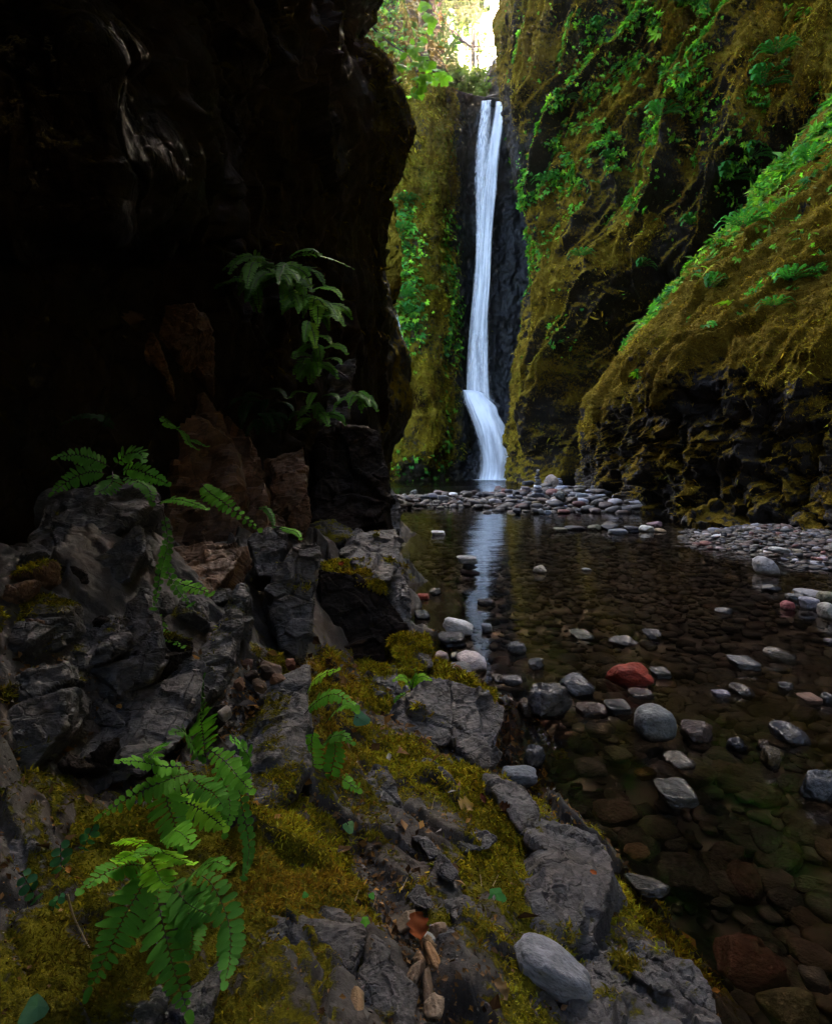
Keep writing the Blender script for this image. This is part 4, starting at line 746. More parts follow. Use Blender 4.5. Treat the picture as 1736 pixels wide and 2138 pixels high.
for a in [
    (955, 1311, 64, 38, WH, 'oval', 0, 'smooth white oval stone perched on a dark stone', 17, .0, .8),
    (944, 1337, 62, 28, DK, 'oval', 1, 'dark wet stone under the white oval stone'),
    (921, 1371, 31, 25, PK, 'oval', 0, 'small pinkish white stone beside the pale granite stone'), (950, 1371, 32, 22, DK, 'angular', 1, 'small dark angular stone between two pale stones'),
    (982, 1380, 64, 38, (.60, .52, .51), 'oval', 0, 'pale speckled granite stone with a pink end', -8), (945, 1402, 78, 36, (.12, .12, .125), 'oval', 0, 'flat grey stone touching the mossy bank in front of the granite stone'),
    (1016, 1311, 25, 17, GR, 'oval', 0, 'little round grey stone beside the white oval stone'), (1078, 1352, 40, 27, GR, 'oval', 1, 'knobbly grey stone with a low brown tail', 0, .3, .8),
    (1116, 1385, 41, 25, (.09, .095, .11), 'angular', 1, 'small rough grey stone between the granite stone and the red stone'), (1212, 1325, 50, 17, OL, 'oval', 1, 'flat olive stone just breaking the surface'),
    (1296, 1338, 62, 18, DK, 'angular', 1, 'flat black shiny stone behind the red stone'), (1362, 1324, 38, 23, DK, 'angular', 1, 'pointed black stone beyond the red stone'),
    (1141, 1459, 98, 80, (.075, .072, .08), 'angular', 1, 'big rough black rock with white scuffs standing in the stream', 0, .3, .9), (1099, 1476, 38, 34, BR, 'oval', 1, 'brown rounded stone leaning against the rough black rock'),
    (1200, 1430, 78, 47, (.13, .135, .15), 'angular', 1, 'angular grey stone behind the rough black rock', 12), (1313, 1408, 93, 52, RD, 'block', 0, 'large brick red stone standing in the stream', 5, .25, .7),
    (1379, 1406, 44, 20, (.022, .020, .022), 'oval', 1, 'low shiny black stone beside the brick red stone'), (1366, 1509, 82, 79, (.17, .185, .19), 'round', 0, 'round speckled grey boulder with dark pits', 0, .12, .95),
    (1448, 1525, 80, 46, (.09, .062, .055), 'angular', 1, 'brown angular rock against the round speckled boulder', 10), (1643, 1531, 70, 40, (.065, .065, .078), 'oval', 1, 'smooth dark grey stone with a flat top and reddish side'),
    (1534, 1553, 42, 27, DK, 'angular', 1, 'wet dark stone with white water curling round it'), (1553, 1386, 66, 24, (.10, .11, .12), 'oval', 1, 'low shiny grey stone lying long across the current', 6), (1625, 1366, 68, 26, (.20, .165, .13), 'oval', 1, 'long tan stone tapering into the water', 18, .3, .5),
    (1507, 1275, 44, 14, DK, 'angular', 1, 'flat black pitted stone in the middle of the shallow pool'), (1595, 1181, 47, 38, (.24, .235, .24), 'round', 0, 'round pale speckled boulder in front of the gravel bar', 0, .15),
    (1125, 1188, 29, 17, (.42, .38, .32), 'angular', 0, 'small whitish pointed stone in the middle of the pool'), (915, 1113, 31, 10, WH, 'oval', 0, 'flat pale stone alone in the water before the pebble bar'), (1223, 1189, 20, 7, GR, 'oval', 0, 'tiny grey stone breaking the surface of the pool'),
    (907, 1235, 31, 16, (.07, .07, .065), 'angular', 1, 'dark stone near the bank edge behind the small round stone'), (880, 1283, 36, 19, (.06, .07, .075), 'oval', 1, 'dark blue grey stone close under the black faced block'), (1011, 1257, 32, 15, (.05, .045, .055), 'oval', 1, 'dark mauve stone at the tip of the waterfall reflection'),
    (884, 1246, 26, 12, RD, 'oval', 0, 'small red pebble next to the grey leaning block'), (1114, 1576, 44, 52, (.10, .10, .12), 'angular', 1, 'sharp wet black and white stone below the rough black rock', 0, .3, 1.2), (1609, 1581, 38, 42, (.14, .10, .055), 'oval', 1, 'tan banded wet stone standing tall in the ripples'),
    (1415, 1589, 66, 30, (.11, .10, .085), 'angular', 1, 'rusty topped stone below the round speckled boulder', 8), (1082, 1621, 74, 42, (.16, .175, .20), 'oval', 0, 'smooth blue grey stone at the foot of the mossy bank', 0, .3, .8), (1412, 1660, 84, 42, (.05, .05, .045), 'round', 1, 'dark wet dome of stone with a bright glint'),
    (1712, 1638, 84, 74, (.075, .085, .105), 'angular', 1, 'sharp faceted blue black rock at the picture edge', 0, .3, .9), (1352, 1852, 102, 34, (.07, .065, .055), 'block', 1, 'long flat slab of wet rock beside the split boulder', 14, .3, .55),
    (1690, 1239, 62, 15, (.17, .17, .18), 'oval', 0, 'long flat grey stone topping the stone heap by the picture edge'), (1661, 1246, 40, 17, (.07, .07, .07), 'oval', 1, 'dark stone at the end of the stone heap'), (1689, 1259, 38, 25, (.20, .20, .235), 'oval', 0, 'pale lilac stone at the front of the stone heap'),
    (1643, 1263, 26, 20, (.20, .055, .06), 'oval', 0, 'dark red pointed stone in front of the stone heap'), (1724, 1246, 34, 22, OL, 'oval', 0, 'olive stone in the stone heap'), (1730, 1276, 44, 34, (.20, .19, .17), 'oval', 0, 'big rounded stone at the end of the stone heap'),
    (1606, 1227, 42, 16, DK, 'angular', 1, 'black jagged stone short of the pale speckled boulder'), (1170, 1106, 31, 9, OL, 'oval', 0, 'first flat stone in the row across the pool'), (1198, 1102, 43, 10, DK, 'oval', 0, 'long low dark stone in the row across the pool'), (1238, 1101, 36, 13, OL, 'angular', 0, 'sloping olive stone in the row across the pool'),
    (1270, 1098, 50, 19, (.022, .02, .018), 'angular', 1, 'black split stone in the middle of the row across the pool'), (1288, 1110, 38, 13, GR, 'oval', 0, 'grey stone lying before the black split stone'), (1318, 1105, 31, 14, DK, 'oval', 0, 'dark rounded stone next to the white stone of the row'), (1347, 1103, 33, 15, (.55, .53, .47), 'angular', 0, 'bright white stone in the row across the pool', 10),
    (1366, 1094, 32, 12, (.15, .09, .10), 'block', 0, 'flat mauve stone behind the bright white stone'), (1376, 1107, 24, 8, TN, 'oval', 0, 'tan pebble at the end of the row across the pool'),
    (1232, 1483, 62, 26, (.06, .035, .028), 'oval', 1, 'shiny red brown stone next to the rough black rock'), (1290, 1478, 56, 24, (.022, .02, .022), 'oval', 1, 'shiny black stone behind the round speckled boulder'), (1336, 1449, 52, 20, (.055, .03, .026), 'oval', 1, 'low brown wet stone in front of the brick red stone'),
    (1637, 1432, 38, 17, DK, 'angular', 1, 'pointed wet black stone towards the picture edge'), (1545, 1440, 46, 22, (.045, .032, .03), 'oval', 1, 'dark brown wet stone behind the smooth dark grey stone'), (1502, 1448, 34, 16, (.30, .28, .34), 'oval', 1, 'pale lilac stone under a film of white water'), (1690, 1460, 46, 16, (.13, .075, .055), 'oval', 0, 'flat reddish brown stone near the picture edge'),
    (1726, 1458, 26, 26, DK, 'oval', 1, 'dark round stone cut by the picture edge'), (1728, 1338, 26, 12, (.05, .035, .05), 'angular', 1, 'dark purple stone at the picture edge'), (1040, 1417, 30, 16, (.05, .03, .026), 'oval', 1, 'small brown wet stone in the narrow channel'), (1068, 1420, 40, 20, (.20, .20, .215), 'oval', 1, 'pale stone under water in the narrow channel'),
    (1008, 1452, 40, 24, (.11, .115, .12), 'angular', 0, 'grey stone behind the pointed clean rock'), (1590, 1554, 24, 26, (.12, .07, .03), 'angular', 1, 'small rusty stone beside the smooth dark grey stone'), (1182, 1722, 32, 16, DK, 'angular', 1, 'little dark stone behind the split boulder'),
]:
    cx, cy, w_, h_, col, kd, wet, lab = a[:8]; ex = a[8:]
    stone_px(cx, cy, w_, h_, tuple(c*(.62 if wet else 1.0) for c in col), kd, bool(wet), lab, *(ex+(0.0, .3, 1.0)[len(ex):]))
# little cairn standing in the pool
def cairn(cx, base_py, specs, zb0, labels, group):
    Y = F*(CH-zb0)/(base_py-HZ); s = Y/F; z = zb0-.01
    for (dx, w_, h_, col, kd), lab in zip(specs, labels):
        hz = h_*s/2; stone('cairn_stone', ((cx+dx-CX)*s, Y, z+hz*.96), (w_/2*s, w_/2*s*.75, hz), (0, rng.uniform(-.1, .1), rng.uniform(-.5, .5)), col, kd, False, lab, group); z += hz*1.86
cairn(977, 1197, [(2, 45, 9, (.05, .03, .028), 'oval'), (2, 34, 14, (.05, .05, .05), 'angular'), (-1, 47, 17, (.40, .39, .38), 'oval')], 0,
      ['flat dark red base stone of the low cairn in the pool', 'dark middle stone of the low cairn in the pool', 'whitish top stone of the low cairn in the pool'], 'low cairn in the pool')
cairn(1122, 1037, [(0, 30, 10, GR, 'oval'), (1, 22, 9, GR, 'oval'), (-1, 18, 8, WH, 'oval'), (0, 15, 7, GR, 'oval'), (1, 14, 6, (.24, .24, .26), 'oval'), (-1, 12, 6, GR, 'oval'), (0, 11, 6, DK, 'oval'), (0, 8, 5, GR, 'oval'), (0, 6, 5, WH, 'oval')], .25,
      [f'{n} stone of the tall thin cairn beside the ridged cliff' for n in ('bottom', 'second', 'third', 'fourth', 'fifth', 'sixth', 'seventh', 'eighth', 'topmost')], 'tall thin cairn')
cairn(1167, 1012, [(0, 16, 6, GR, 'oval'), (0, 12, 5, WH, 'oval'), (0, 9, 4, GR, 'oval')], .40, ['bottom stone of the short cairn on the pebble bar', 'middle stone of the short cairn on the pebble bar', 'top stone of the short cairn on the pebble bar'], 'short cairn')
def sz(px, py, z): return F*(CH-z)/(py-HZ)
for cx, cy, w_, h_, col, kd, lab, zz in [
    (1150, 1003, 33, 28, (.30, .23, .17), 'block', 'tan boulder next to the tall thin cairn', .35), (1102, 1008, 26, 10, DK, 'oval', 'flat dark stone leaning behind the tall thin cairn', .35), (1098, 1021, 22, 12, (.15, .12, .13), 'oval', 'mauve stone at the foot of the tall thin cairn', .25),
    (1078, 1030, 17, 12, DK, 'oval', 'dark round stone where the pebble bar meets the cliff', .2), (1172, 1020, 30, 13, (.17, .18, .21), 'oval', 'long blue grey stone on the pebble bar', .3), (1168, 1034, 24, 20, (.14, .14, .12), 'angular', 'upright grey green stone in the middle of the pebble bar', .25),
    (1215, 1035, 28, 11, (.22, .24, .25), 'oval', 'smooth pale stone near the end of the pebble bar', .25), (1255, 1037, 26, 10, GR, 'oval', 'flat grey stone at the end of the pebble bar', .2), (1195, 1043, 24, 14, (.20, .16, .13), 'angular', 'tan stone with a sharp edge on the pebble bar', .2),
    (863, 1028, 20, 12, (.25, .24, .22), 'angular', 'pale triangular stone at the near end of the pebble bar', .0), (905, 1036, 28, 13, (.13, .13, .16), 'oval', 'rounded blue grey stone in the pile of the pebble bar', .05), (925, 1040, 24, 13, (.26, .27, .28), 'oval', 'pale rounded stone in the pile of the pebble bar', .05),
    (888, 1040, 26, 12, (.10, .10, .12), 'oval', 'dark smooth stone at the near end of the pebble bar', .0), (917, 1028, 28, 9, (.13, .09, .08), 'oval', 'reddish flat stone behind the pile of the pebble bar', .05), (945, 1033, 22, 10, WH, 'oval', 'white stone at the end of the pile', .05),
    (1010, 1047, 16, 13, (.36, .34, .31), 'round', 'single pale round stone in the middle of the pebble bar', .05), (1044, 1033, 22, 12, (.25, .16, .14), 'oval', 'pinkish stone by the far pool', .05), (1040, 1018, 15, 8, (.12, .06, .05), 'angular', 'small dark red stone standing in the far pool', .0), (1057, 1037, 26, 9, (.12, .05, .05), 'oval', 'flat dark red stone by the pinkish stone', .05),
    (999, 1058, 27, 10, (.03, .03, .03), 'oval', 'wet black stone at the edge of the pebble bar', .0), (1130, 1068, 13, 13, (.26, .25, .24), 'round', 'pale round pebble at the front of the pebble bar', .03), (1144, 1070, 14, 11, (.32, .34, .37), 'round', 'bluish white round pebble at the front of the pebble bar', .03), (1080, 1066, 22, 12, DK, 'angular', 'black angular stone at the front of the pebble bar', .02),
    (1630, 1148, 42, 11, (.28, .28, .26), 'oval', 'pale flat stone on the gravel bar', .12), (1476, 1132, 24, 8, OL, 'oval', 'flat olive stone at the tip of the gravel bar', .02), (1598, 1112, 16, 10, WH, 'oval', 'white pebble at the back of the gravel bar', .15), (1617, 1113, 15, 9, (.32, .31, .28), 'oval', 'cream pebble at the back of the gravel bar', .15)]:
    Y = sz(cx, cy+h_/2, zz); s = Y/F; stone('river_stone', ((cx-CX)*s, Y+.05, zz+h_*s*.42), (w_/2*s, w_/2*s*.8, h_*s*.55), (rng.uniform(-.1, .1), rng.uniform(-.15, .15), rng.uniform(-.3, .3)), col, kd, False, lab, 'stones of the pebble bars')
# smooth stone resting on the bank, and stones under the water close by
Yg = ground_hit(1150, 2085)+.0; sY = 1.36; s = sY/F
st = stone('smooth_stone', tuple(P(1153, 2024, sY)), (88*s, 50*s, 44*s), (0, math.radians(24), math.radians(-10)), (.24, .255, .29), 'oval', False, 'large smooth pale grey stone resting on the mossy bank', None, 2); st['category'] = 'stone'
for cx, cy, w_, h_, col, kd, lab in [(1376, 1927, 72, 54, (.06, .062, .065), 'block', 'square dark stone under water below the flat slab'), (1648, 2095, 124, 108, (.11, .11, .06), 'block', 'mossy green square block under the water at the bottom'), (1556, 1998, 146, 76, (.10, .035, .028), 'block', 'large red stone under the dark water'),
                                   (1424, 1815, 128, 92, (.032, .028, .026), 'block', 'large dark sunken block beside the flat slab'), (1249, 1522, 56, 27, (.11, .12, .12), 'oval', 'grey oval stone just under water by the rough black rock'), (1282, 1690, 92, 46, (.085, .05, .042), 'oval', 'big reddish brown oval stone under water'), (1180, 1535, 70, 50, (.085, .05, .04), 'angular', 'brown angular stone under water below the rough black rock'),
                                   (1230, 1596, 70, 40, (.075, .075, .072), 'oval', 'grey oval stone under water beside the sharp wet stone'), (1345, 1612, 44, 24, (.24, .15, .03), 'oval', 'ochre yellow stone under water'), (1700, 2040, 60, 44, (.12, .12, .13), 'oval', 'pale grey stone under water at the bottom'), (1290, 1570, 60, 22, OL, 'oval', 'olive flat stone under water below the round speckled boulder'), (1330, 1775, 54, 22, (.20, .13, .08), 'oval', 'tan oval stone under water by the split boulder'), (1690, 1985, 90, 46, (.08, .055, .05), 'oval', 'brown stone under water beyond the large red stone')]:
    zc = -.14; Y = F*(CH-zc)/(cy-HZ); s = Y/F
    stone('sunken_stone', ((cx-CX)*s, Y, zc-h_*s*.15), (w_/2*s, w_/2*s*.85, h_*s*.36), (rng.uniform(-.2, .2), rng.uniform(-.2, .2), rng.uniform(-.4, .4)), tuple(1.5*q for q in col), kd, False, lab, 'sunken stones')
# ---- the bed of cobbles: the largest in view one by one, the rest as one mass
PALB = np.array([(.085, .076, .068), (.085, .050, .034), (.10, .085, .055), (.14, .11, .085), (.050, .048, .053), (.17, .055, .04), (.12, .068, .052), (.19, .165, .145), (.17, .115, .04), (.07, .072, .062)])
PALN = ['grey', 'brown', 'olive', 'buff', 'slate', 'rusty red', 'reddish', 'pale', 'ochre', 'greenish']; PALW = np.array([.18, .17, .14, .12, .13, .05, .09, .05, .02, .05])
cand = []
def field(x0, x1, y0, y1, step, smin, smax, lift, sub):
    xs = np.arange(x0, x1, step); ys = np.arange(y0, y1, step); X, Y = np.meshgrid(xs, ys); X = X.ravel()+rng.uniform(-.5, .5, X.size)*step; Y = Y.ravel()+rng.uniform(-.5, .5, Y.size)*step
    s = smin+(smax-smin)*rng.random(X.size)**2.3; el = rng.uniform(.65, 1.0, X.size); ht = rng.uniform(.28, .55, X.size)
    Z = zbed(X, Y)+lift*s; c = rng.choice(10, X.size, p=PALW/PALW.sum())
    for i in range(X.size): cand.append((X[i], Y[i], Z[i], s[i], s[i]*el[i], s[i]*ht[i], rng.uniform(0, 3.14), rng.uniform(-.22, .22), rng.uniform(-.22, .22), c[i], sub, sstep(-.02, .05, np.array(Z[i]))))
field(-.2, 5.5, 1.3, 5.2, .074, .030, .115, .3, 2); field(-.8, 8.5, 5.2, 10, .105, .03, .10, .3, 1); field(-1.2, 8.5, 10, 17, .165, .06, .13, .3, 1)
field(-2, 7.5, 15.5, 29, .22, .06, .17, .45, 1); field(4.6, 8.8, 6.8, 12.6, .075, .018, .065, .9, 1); field(2, 8, 16, 25, .26, .05, .26, .9, 1); field(-1.6, 3.2, 17.5, 24.5, .24, .06, .18, .8, 1)
cand = np.array(cand, float); cpx = CX+F*cand[:, 0]/cand[:, 1]; cpy = HZ-F*(cand[:, 2]-1.5)/cand[:, 1]
EP = [1000, 1060, 1110, 1250, 1330, 1385, 1430, 1480, 1600, 1700, 1760, 1830, 1990, 2030, 2138]; EX = [800, 842, 838, 862, 900, 990, 1030, 1060, 1062, 1135, 1275, 1305, 1310, 1475, 1500]
keep = (cpx < 1900) & (cpx > np.interp(cpy, EP, EX)-160) & (cpy < 2330) & (cand[:, 2]+cand[:, 5] > zbed(cand[:, 0], cand[:, 1])) & (cand[:, 0] < 8.3)
big = np.array([l for _, l in STONES]); mind = np.array([np.min(np.hypot(big[:, 0]-c[0], big[:, 1]-c[1])) for c in cand]); keep &= mind > cand[:, 3]*.9
cand, cpx, cpy = cand[keep], cpx[keep], cpy[keep]
colr = np.clip(PALB[cand[:, 9].astype(int)]*np.exp(rng.normal(0, .25, (len(cand), 1))), .01, .5)
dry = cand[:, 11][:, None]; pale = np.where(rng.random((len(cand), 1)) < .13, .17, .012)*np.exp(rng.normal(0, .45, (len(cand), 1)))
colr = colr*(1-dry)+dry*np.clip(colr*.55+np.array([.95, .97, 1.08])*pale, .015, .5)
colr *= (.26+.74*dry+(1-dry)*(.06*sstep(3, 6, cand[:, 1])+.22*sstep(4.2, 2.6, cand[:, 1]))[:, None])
inside = (cpx > np.interp(cpy, EP, EX)+14) & (cpx < 1725) & (cpy < 2125); psz = cand[:, 3]*cand[:, 5]/cand[:, 1]**2*inside
one = np.argsort(-psz)[:150]; mask = np.ones(len(cand), bool); mask[one] = False
def rotm(a, tx, ty):
    ca, sa = np.cos(a), np.sin(a); n = len(a); Rz = np.zeros((n, 3, 3)); Rz[:, 0, 0] = ca; Rz[:, 0, 1] = -sa; Rz[:, 1, 0] = sa; Rz[:, 1, 1] = ca; Rz[:, 2, 2] = 1
    T = np.zeros((n, 3, 3)); T[:] = np.eye(3); T[:, 2, 0] = -tx; T[:, 0, 2] = tx; T[:, 2, 1] = -ty; T[:, 1, 2] = ty
    return T @ Rz
allV, allF, allC, o_ = [], [], [], 0
for sub in (1, 2):
    for k in range(6):
        m = mask & (cand[:, 10] == sub) & (np.arange(len(cand)) % 6 == k)
        if not m.any(): continue
        TV, TF = pebble_mesh(40+k, sub+1 if sub == 2 else 2, .12*(k % 3)); c = cand[m]; R = rotm(c[:, 6], c[:, 7], c[:, 8])*c[:, None, 3:6]
        V, Fq = joinT(TV, TF, R, c[:, :3]); allV.append(V); allF.append(Fq+o_); allC.append(np.repeat(colr[m], len(TV), 0)); o_ += len(V)
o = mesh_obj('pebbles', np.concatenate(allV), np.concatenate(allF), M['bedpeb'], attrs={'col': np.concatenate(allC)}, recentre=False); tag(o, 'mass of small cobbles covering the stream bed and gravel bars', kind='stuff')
LAND = [((1366, 1509), 'the round speckled boulder'), ((1313, 1408), 'the brick red stone'), ((1141, 1459), 'the rough black rock'), ((1643, 1531), 'the smooth dark grey stone'), ((1412, 1660), 'the wet stone dome'), ((1712, 1638), 'the faceted blue black rock'), ((1352, 1852), 'the flat wet slab'), ((1082, 1621), 'the blue grey stone'), ((1556, 1998), 'the large sunken red stone'), ((1648, 2095), 'the sunken mossy block'), ((1553, 1386), 'the long grey stone'), ((955, 1311), 'the white oval stone'), ((977, 1180), 'the low cairn'), ((1595, 1181), 'the pale speckled boulder'), ((1125, 1188), 'the whitish pointed stone'), ((1212, 1325), 'the flat olive stone'), ((1507, 1275), 'the flat pitted stone'), ((1690, 1250), 'the stone heap'), ((1270, 1098), 'the row of stones'), ((1122, 1010), 'the tall thin cairn'), ((915, 1036), 'the pebble bar pile')]
used = {}
for i in one:
    c = cand[i]; j = int(np.argmin([math.hypot(cpx[i]-a[0], (cpy[i]-a[1])*1.3) for a, _ in LAND])); (lx, ly), ln = LAND[j]; dx, dy = cpx[i]-lx, cpy[i]-ly
    rel = ('just ' if math.hypot(dx, dy) < 85 else '')+(('beside ' if abs(dx) > abs(dy)*1.3 else 'in front of ' if dy > 0 else 'behind '))
    shp = 'round' if c[4]/c[3] > .88 else 'oval' if c[4]/c[3] > .76 else 'long'; size = 'big' if c[3] > .115 else 'middling' if c[3] > .085 else 'small'
    lab = f"{size} {shp} {PALN[int(c[9])]} cobble {'under water ' if c[2] < 0 else 'on the gravel '}{rel}{ln}"
    if lab in used: lab = f"{size} {shp} {PALN[int(c[9])]} cobble {'lying flat' if abs(c[7]) < .1 else 'lying tilted'} {'under water ' if c[2] < 0 else 'on the gravel '}{rel}{ln}"
    used[lab] = 1
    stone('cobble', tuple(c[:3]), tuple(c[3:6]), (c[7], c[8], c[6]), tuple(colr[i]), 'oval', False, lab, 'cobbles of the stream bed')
# ================================================================ FERNS, LEAVES AND TREES
def spline(pts, n):
    A = np.array(pts, float); return cr(A, np.linspace(0, len(A)-1, n), 0)
def tube(pts, rad, k=6):
    pts = np.asarray(pts, float); n = len(pts); rad = np.broadcast_to(rad, (n,)); T = np.gradient(pts, axis=0); T /= np.maximum(np.linalg.norm(T, axis=1, keepdims=True), 1e-9)
    ref = np.array([.3, .9, .2]); V = []
    for i in range(n):
        a = np.cross(T[i], ref); a /= max(np.linalg.norm(a), 1e-6); b = np.cross(T[i], a)
        for j in range(k):
            q = 2*math.pi*j/k; V.append(pts[i]+rad[i]*(a*math.cos(q)+b*math.sin(q)))
    Fq = [(i*k+j, i*k+(j+1) % k, (i+1)*k+(j+1) % k, (i+1)*k+j) for i in range(n-1) for j in range(k)]
    return np.array(V), np.array(Fq)
def pinna(base, d, up, L, Wd, curl, lob=.25):
    """One lobed leaflet from base along d, in the plane with normal up."""
    s = np.cross(up, d); s /= max(np.linalg.norm(s), 1e-9); st = np.array([.02, .18, .38, .6, .82, 1.0]); wd = np.array([.40, .80, 1.0, .98, .80, .34]); V = []
    for i, (t, w_) in enumerate(zip(st, wd)):
        c = base+d*L*t-up*curl*L*t*t; a = w_*Wd*.5*(1+lob*rng.uniform(-1, 1)); b = w_*Wd*.5*(1+lob*rng.uniform(-1, 1))
        V += [c+s*a+up*.06*Wd, c-up*.02*Wd, c-s*b+up*.06*Wd]
    Fq = []
    for i in range(5): Fq += [(3*i, 3*i+1, 3*i+4, 3*i+3), (3*i+1, 3*i+2, 3*i+5, 3*i+4)]
    return V, Fq
def frond(parent, pts, width, pairs, col, taper=.9, facing_=.42, stemr=.0016, curl=.2, start=.12, ang=.25, name='frond', lob=.22, wfac=1.12):
    pairs = int(pairs*1.3)
    c = spline(pts, 40); T = np.gradient(c, axis=0); T /= np.linalg.norm(T, axis=1, keepdims=True); Ls = np.linalg.norm(np.diff(c, axis=0), axis=1).sum()
    V, Fq = [], []; nrm0 = np.array([0, 0, 1.5])-c.mean(0); nrm0 /= np.linalg.norm(nrm0); n0 = nrm0*facing_+np.array([0, 0, 1])*(1-facing_)+rng.normal(0, .12, 3)
    sp = Ls*(1-start)/pairs
    for i in range(pairs+1):
        t = start+(1-start)*(i+.3)/(pairs+.6); f = t*39; k = int(min(38, f)); b = c[k]*(1-(f-k))+c[k+1]*(f-k); tg = T[k]
        up = n0-tg*np.dot(n0, tg); up /= np.linalg.norm(up); sd = np.cross(tg, up)
        prof = max(.18, min(1, .55+2.2*(t-start)))*(1-taper*max(0, (t-.45)/.55)**1.7) if i < pairs else .45
        if i == pairs: v, q = pinna(b, tg, up, width*.5*.5, sp*1.3, curl, lob); Fq += [tuple(x+len(V) for x in r) for r in q]; V += v; continue
        for sg in (-1, 1):
            a = ang+rng.normal(0, .09); d_ = sd*sg*math.cos(a)+tg*math.sin(a)+up*rng.normal(.02, .10); d_ /= np.linalg.norm(d_)
            v, q = pinna(b+tg*sp*.25*sg, d_, up, width*.5*prof*rng.uniform(.88, 1.08), sp*wfac*(.6+.4*prof), curl*rng.uniform(.5, 1.5), lob)
            Fq += [tuple(x+len(V) for x in r) for r in q]; V += v
    o = mesh_obj(name, np.array(V), np.array(Fq), M['obleaf'], parent, smooth=True); o.color = (*np.clip(np.array(col)*math.exp(rng.normal(0, .15)), .004, .6), 1)
    tv, tf = tube(c[:38], np.linspace(stemr, stemr*.45, 38), 5)
    so_ = mesh_obj('stem', tv, tf, M['stem'], parent); so_.parent = o; return o
FG, FD, FL, FM = (.105, .30, .026), (.060, .19, .028), (.24, .50, .035), (.080, .25, .028)
def fern(label, base, fronds, group=None, cat='fern', name='fern', pairs=14, yoff=-.06, **kw):
    """fronds: (photo polyline, width in photo px, colour[, pairs]); they hang just in front of what lies behind them."""
    by = base[2] if len(base) > 2 else ground_hit(base[0], base[1])
    r = empty(name, P(base[0], base[1], by)); tag(r, label, cat, group)
    for f in fronds:
        pl, w_, col = f[:3]; n = len(pl); Ys = [by+yoff*(.3+1.2*i/max(1, n-1))*(1 if len(f) < 5 else f[4]) for i in range(n)]
        pts = [P(x, y, Y) for (x, y), Y in zip(pl, Ys)]
        if n == 2: pts.insert(1, (pts[0]+pts[1])/2+np.array([0, -.01, .01]))
        frond(r, pts, w_*Ys[0]/F, f[3] if len(f) > 3 and f[3] else pairs, col, stemr=.9*by/F, **kw)
    return r
fern('large bright maidenhair fern spreading its fronds over the moss at the bottom', (335, 1800, 1.16), [
    ([(318, 1812), (300, 1845), (262, 1910), (232, 1975), (190, 2062)], 92, FM, 15), ([(322, 1815), (328, 1870), (345, 1950), (365, 2030), (392, 2112)], 88, FM, 16), ([(312, 1812), (275, 1806), (225, 1820), (172, 1858)], 58, FM, 12),
    ([(355, 1835), (385, 1880), (415, 1900), (442, 1912)], 80, FD, 10), ([(400, 1815), (445, 1850), (478, 1930), (480, 2000), (470, 2050)], 62, FD, 14), ([(370, 1850), (395, 1910), (402, 1960), (395, 1995)], 60, FD, 11), ([(380, 1850), (415, 1815), (450, 1800), (478, 1812)], 52, FM, 9),
    ([(312, 1792), (325, 1815), (338, 1840), (350, 1850)], 66, FL, 8), ([(312, 1775), (345, 1783), (375, 1795), (402, 1803)], 42, FL, 10), ([(305, 1795), (280, 1785), (262, 1790), (245, 1800)], 40, FL, 8), ([(308, 1768), (285, 1758), (262, 1754), (246, 1757)], 36, FL, 8), ([(340, 1755), (365, 1735), (385, 1745), (400, 1765)], 56, FG, 7), ([(330, 1800), (320, 1770), (300, 1780), (290, 1788)], 40, FG, 7)], yoff=-.14)
fern('tall bright green fern standing above the large maidenhair fern', (395, 1720, 1.42), [
    ([(410, 1610), (360, 1625), (290, 1655), (212, 1702)], 66, FG, 13), ([(400, 1600), (340, 1600), (290, 1590), (250, 1590)], 48, FG, 10), ([(400, 1630), (350, 1660), (365, 1720), (375, 1765)], 78, FG, 12), ([(345, 1660), (400, 1680), (440, 1705), (468, 1728)], 60, FL, 13), ([(430, 1585), (425, 1540), (420, 1490), (425, 1418)], 64, FM, 15), ([(440, 1590), (405, 1560), (385, 1530), (362, 1530)], 50, FM, 9),
    ([(430, 1560), (470, 1590), (500, 1625), (524, 1650)], 54, FG, 11), ([(440, 1580), (470, 1640), (480, 1690), (470, 1740)], 44, FM, 10), ([(395, 1620), (420, 1640), (450, 1660), (470, 1690)], 60, FM, 10), ([(340, 1600), (320, 1580), (330, 1560), (345, 1555)], 44, FM, 8), ([(470, 1610), (520, 1590), (505, 1560), (485, 1545)], 36, FM, 8), ([(490, 1600), (505, 1680), (520, 1770), (510, 1830)], 34, FD, 12)], yoff=-.10)
fern('tall green fern growing in the cleft beside the mossy upright slab', (668, 1650, 2.15), [
    ([(640, 1450), (652, 1425), (675, 1408), (704, 1398)], 34, FL, 10), ([(636, 1490), (665, 1462), (700, 1450), (742, 1475)], 44, FG, 11), ([(680, 1510), (705, 1480), (730, 1470), (745, 1485)], 32, FG, 9), ([(655, 1520), (650, 1560), (655, 1610), (650, 1660)], 50, FG, 13), ([(690, 1520), (700, 1560), (690, 1620), (680, 1680)], 44, FM, 12), ([(660, 1640), (690, 1620), (720, 1630), (748, 1650)], 40, FG, 9), ([(690, 1660), (660, 1665), (640, 1665), (622, 1668)], 28, FL, 8), ([(685, 1660), (705, 1675), (728, 1665), (748, 1640)], 34, FL, 8), ([(670, 1560), (690, 1540), (715, 1535), (735, 1550)], 38, FM, 9), ([(670, 1670), (665, 1700), (680, 1730), (690, 1750)], 34, FM, 8)], yoff=-.08)
